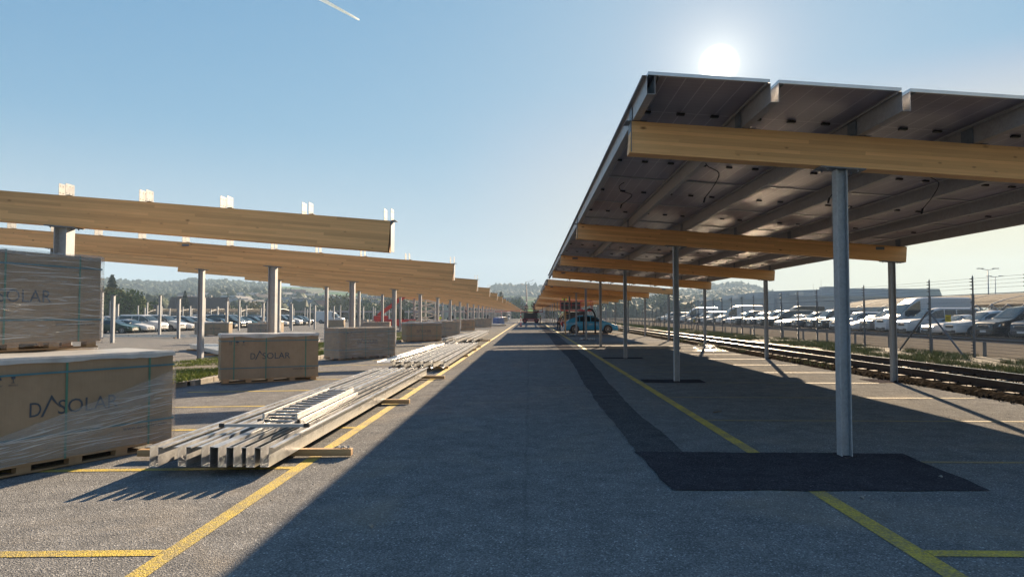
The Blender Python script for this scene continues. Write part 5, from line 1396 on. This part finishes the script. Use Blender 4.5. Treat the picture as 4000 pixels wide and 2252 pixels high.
def tz(az,r):
    c=crest(az)-2
    t=max(0,min(1,(r-300)/(RC-300))); 
    base=c*(t**1.35)
    roll=(6*noise.noise(Vector((az*9,r*.004,0)))+3*noise.noise(Vector((az*25,r*.009,3))))*math.sin(pi*min(1,t*1.0))*min(1,c/25)
    if r>RC: base=c*(1-min(1,(r-RC)/900)*.8)
    return -.75+base+roll+1.6*t
def build_terrain():
    azs=np.concatenate([np.linspace(-pi,-1.05,24)[:-1],np.linspace(-1.05,.95,420),np.linspace(.95,pi,24)[1:]])
    rs=np.concatenate([[1,60,150,230],np.linspace(300,RC,60),np.linspace(RC+30,1850,12)])
    V=[];F=[]
    for a in azs:
        for r in rs: V.append((r*math.sin(a),r*math.cos(a),tz(a,r)))
    nr=len(rs)
    for i in range(len(azs)-1):
        for j in range(nr-1): q=i*nr+j; F.append((q,q+nr,q+nr+1,q+1))
    o=npmesh('terrain',V,F,M['fields'],smooth=True); o['kind']='structure'
build_terrain()
# forest clumps as one wood
def ico():
    import bmesh
    bm=bmesh.new(); bmesh.ops.create_icosphere(bm,subdivisions=2,radius=1)
    V=np.array([v.co[:] for v in bm.verts]); F=np.array([[v.index for v in f.verts] for f in bm.faces]); bm.free(); return V,F
IV,IF=ico()
rg=np.random.default_rng(12)
def az_u(u): return dir_of(u,760)[0]
cl=[]
def wooded(az,r,u):
    n1=noise.noise(Vector((az*7,r*.0035,1.3)))+.5*noise.noise(Vector((az*30,r*.012,4)))
    t=(r-300)/(RC-300)
    if u<700: th=-.35 if 350<u else .05
    elif u<1250: th=.32 if t>.45 else .12
    elif u<1500: th=-.1 if t>.8 else .3
    else: th=-.5
    if t>.93 and (u>1240 and u<1480 or 420<u<650 or 1790<u<1960): th=-.9
    if t>.93 and 230<u<400: th=.35
    return n1>th
def add_clump(x,y,z,s,hs=1.0): cl.append((x,y,z,s,hs))
for i in range(21000):
    u=rg.uniform(150,2150); t=rg.random()**.8; r=320+(RC+10-320)*t; az=az_u(u)
    if wooded(az,r,u): s=rg.uniform(2.2,4.6); add_clump(r*math.sin(az),r*math.cos(az),tz(az,r)+s*.5,s,rg.uniform(.9,1.5))
for i in range(1300):   # crest trees
    u=rg.uniform(1235,1500) if i%3 else rg.uniform(1790,1955); r=RC+rg.uniform(-25,10); az=az_u(u); s=rg.uniform(3,6); add_clump(r*math.sin(az),r*math.cos(az),tz(az,r)+s*.7,s,rg.uniform(1,2))
C=np.array(cl); n=len(C)
V=np.repeat(IV[None],n,0)*C[:,3][:,None,None]; V=V*(1+rg.normal(0,.2,(n,len(IV),1)))
V[...,2]*=C[:,4][:,None]; V+=C[:,None,:3]
F=(IF[None]+np.arange(n)[:,None,None]*len(IV)).reshape(-1,3)
tag(npmesh('forest',V.reshape(-1,3),F,M['forest']),'distant woods covering the hills behind the site','forest',kind='stuff')
# town houses on the slope
protos=[house('hillside_house',11,8.5,5.2,2.6,'plaster','roofred'),house('hillside_house',12,9,5.0,2.8,'plaster','roofgrey'),house('hillside_house',9,8,5.4,2.2,'plasterc','rooftile'),house('hillside_house',15,9,5.2,1.6,'plaster','roofgrey')]
desc=['white house with red roof','white house with grey roof','cream house with dark roof','long white block with flat grey roof']
rr=random.Random(21); used=[0]*4; cnt=0; placed=[]
tries=0
while cnt<95 and tries<6000:
    tries+=1
    u=rr.uniform(450,1290); t=rr.random()**1.3*(.55 if u>640 else .33); r=340+t*700
    az=az_u(u); x,y=r*math.sin(az),r*math.cos(az)
    if any((x-a)**2+(y-b)**2<17**2 for a,b in placed): continue
    placed.append((x,y)); k=rr.choice([0,1,1,2,3,3]); P=protos[k]
    o=P if not used[k] else copy_tree(P); used[k]=1
    o.location=(x,y,tz(az,r)+.8); o.rotation_euler=(0,0,rr.uniform(-.9,.9)-az); o['group']='town houses on the hillside'
    o['label']=desc[k]+' among the town houses on the left hillside'; cnt+=1
# ------------------------------------------------------------------ trees
def leaf_cloud(centers,n,size,rgn,flat=1.0):
    """centers: list of (x,y,z,r). returns V,F of small quads on/in the clumps"""
    C=np.array(centers); wts=C[:,3]**2; wts/=wts.sum(); idx=rgn.choice(len(C),n,p=wts); c=C[idx]
    d=rgn.normal(0,1,(n,3)); d/=np.linalg.norm(d,axis=1)[:,None]; rad=c[:,3]*(.55+.5*rgn.random(n)**.5)
    p=c[:,:3]+d*rad[:,None]*np.array([1,1,flat])
    a=rgn.normal(0,1,(n,3)); a/=np.linalg.norm(a,axis=1)[:,None]; b=np.cross(a,d+rgn.normal(0,.3,(n,3))); b/=np.linalg.norm(b,axis=1)[:,None]
    s=size*(.6+.8*rgn.random((n,1))); V=np.stack([p-a*s,p-b*s*.6,p+a*s,p+b*s*.6],1)
    return V.reshape(-1,3),np.arange(4*n).reshape(-1,4)
def tree(name,loc,h,w,mat,lab,cat='tree',n=2600,seed=1,trunk=.28,grp=None):
    rgn=np.random.default_rng(seed); r=empty(name,loc,0,lab,cat,grp); cs=[]
    for i in range(26):
        a=rgn.random()*6.28; q=rgn.random()**.6; z=h*(trunk+(1-trunk)*rgn.random()); k=1-abs((z/h-(trunk+1)/2)/(1-trunk))*1.1
        cs.append((w/2*q*k*math.cos(a),w/2*q*k*math.sin(a),z,w*rgn.uniform(.13,.24)))
    V,F=leaf_cloud(cs,n,w*.03+.06,rgn); npmesh('crown',V,F,M[mat],r)
    m=MB(); m.cyl((0,0,-.5),(0,0,h*.6),w*.035,8,w*.015)
    for c in cs[:8]: m.cyl((0,0,h*.3),(c[0]*.8,c[1]*.8,c[2]),w*.014,5,w*.004)
    m.build('trunk',M['bark'],r); return r
def conifer(name,loc,h,w,lab,seed=1,n=3000,grp=None):
    rgn=np.random.default_rng(seed); r=empty(name,loc,0,lab,'conifer',grp)
    t=rgn.random(n)**.75; z=h*(.08+.92*(1-t)); 
    lay=np.floor(z/h*13); ph=(z/h*13)-lay; rad=w/2*(1-(z/h))**.8*(1.05-.45*ph)*(.35+.65*rgn.random(n)**.4); a=rgn.random(n)*6.28; rad*=(1+.18*np.sin(a*5+lay*2.1)+.12*np.sin(a*9+lay))
    p=np.stack([rad*np.cos(a),rad*np.sin(a),z-rad*.12],1); s=(w*.055+.05)*(.6+.7*rgn.random((n,1)))
    o=np.stack([np.cos(a),np.sin(a),np.full(n,-.35)],1); sd=np.stack([-np.sin(a),np.cos(a),np.zeros(n)],1)+rgn.normal(0,.25,(n,3))
    V=np.stack([p-o*s,p-sd*s*.5,p+o*s,p+sd*s*.5],1).reshape(-1,3); npmesh('crown',V,np.arange(4*n).reshape(-1,4),M['needle'],r)
    m=MB(); m.cyl((0,0,-.5),(0,0,h*.95),w*.04,8,.02); m.build('trunk',M['bark'],r); return r
def plc(u,v,D):
    az,el=dir_of(u,v); return (D*math.sin(az),D*math.cos(az),-.5)
conifer('conifer',plc(281,760,205),12.4,7.6,'tall dark conifer right of the film wrapped boxes, in front of the grey building',seed=3)
conifer('conifer',plc(465,760,235),9.5,5,'medium dark conifer standing behind the low brown house',seed=4)
conifer('conifer',plc(603,760,420),12,6,'small dark conifer behind the steep roofed house',seed=5)
conifer('conifer',plc(1260,770,320),13,9,'dark conifer near the end of the road left of the tall masts',seed=6)
for i,(u,D,h,w,mt,lab) in enumerate(((283,180,7.0,9,'leaf2','olive green bushy tree below the tall conifer'),(318,176,6.2,10,'leaf','dark green bush right of the tall conifer'),(345,180,5.4,9,'leaf','bright green bush left of the cream house'),(262,172,5.0,7,'leaf','low bush at the edge of the stacked box'),
   (508,260,6,8,'leaf','green tree between the brown houses'),(640,250,5,8,'leaf2','low tree right of the steep roofed house'),(865,290,9,16,'leaf2','large round brownish tree in front of the town'),(1000,300,9,14,'leaf2','round autumn tree behind the open posts'),(1045,290,6,12,'leaf','green tree left of the telehandler'),
   (930,280,5,12,'leaf','low green tree between the round autumn trees'),(1080,330,9,12,'leaf','green tree far behind the dark carport'),(1290,330,8,14,'leaf','green tree left of the masts at the road end'),(1375,330,9,16,'leaf','green tree right of the masts at the road end'),(1520,380,10,18,'leaf2','round tree seen between carport posts'),(1665,400,12,20,'leaf','tree standing left of the factory hall'),(1560,360,9,14,'leaf','green tree behind the carport posts'),(570,260,4.5,10,'leaf','hedge like tree beside the steep roofed house'))):
    tree('broadleaf_tree',plc(u,760,D),h,w,mt,lab,seed=30+i,trunk=.12)
# contrail: long thin ice cloud high up
def cdir(u,v,D):
    az,el=dir_of(u,v); c=1/math.sqrt(1+el*el); return Vector((math.sin(az)*c,math.cos(az)*c,el*c))*D
ct=NT('contrail_vapour'); ct.fin((.9,.9,.9),1,0,0); ct.set(ct.b.inputs['Alpha'],ct.ramp(ct.noise(ct.coord((.004,.004,.004)),8,4),[(.3,.7),(.6,1)]))
p0=cdir(790,-12,9000); p1=cdir(903,50,9300); m=MB(); m.cyl(p0,p1,27,10,9); tag(m.build('contrail',ct.m,smooth=True),'short white aircraft contrail high at top left','contrail',kind=None)
# ------------------------------------------------------------------ haze
hm=bpy.data.materials.new('haze_air'); hm.use_nodes=True; t=hm.node_tree; t.nodes.clear()
o=t.nodes.new('ShaderNodeOutputMaterial'); v=t.nodes.new('ShaderNodeVolumePrincipled'); t.links.new(v.outputs[0],o.inputs['Volume'])
v.inputs['Color'].default_value=(.55,.76,1,1); v.inputs['Density'].default_value=.0004; v.inputs['Anisotropy'].default_value=.0
m=MB(); m.b2((-1900,-400,-14),(1900,1900,150)); hz=m.build('haze',hm); hz['kind']='stuff'; hz['label']='thin morning haze over the whole site'; hz['category']='haze'
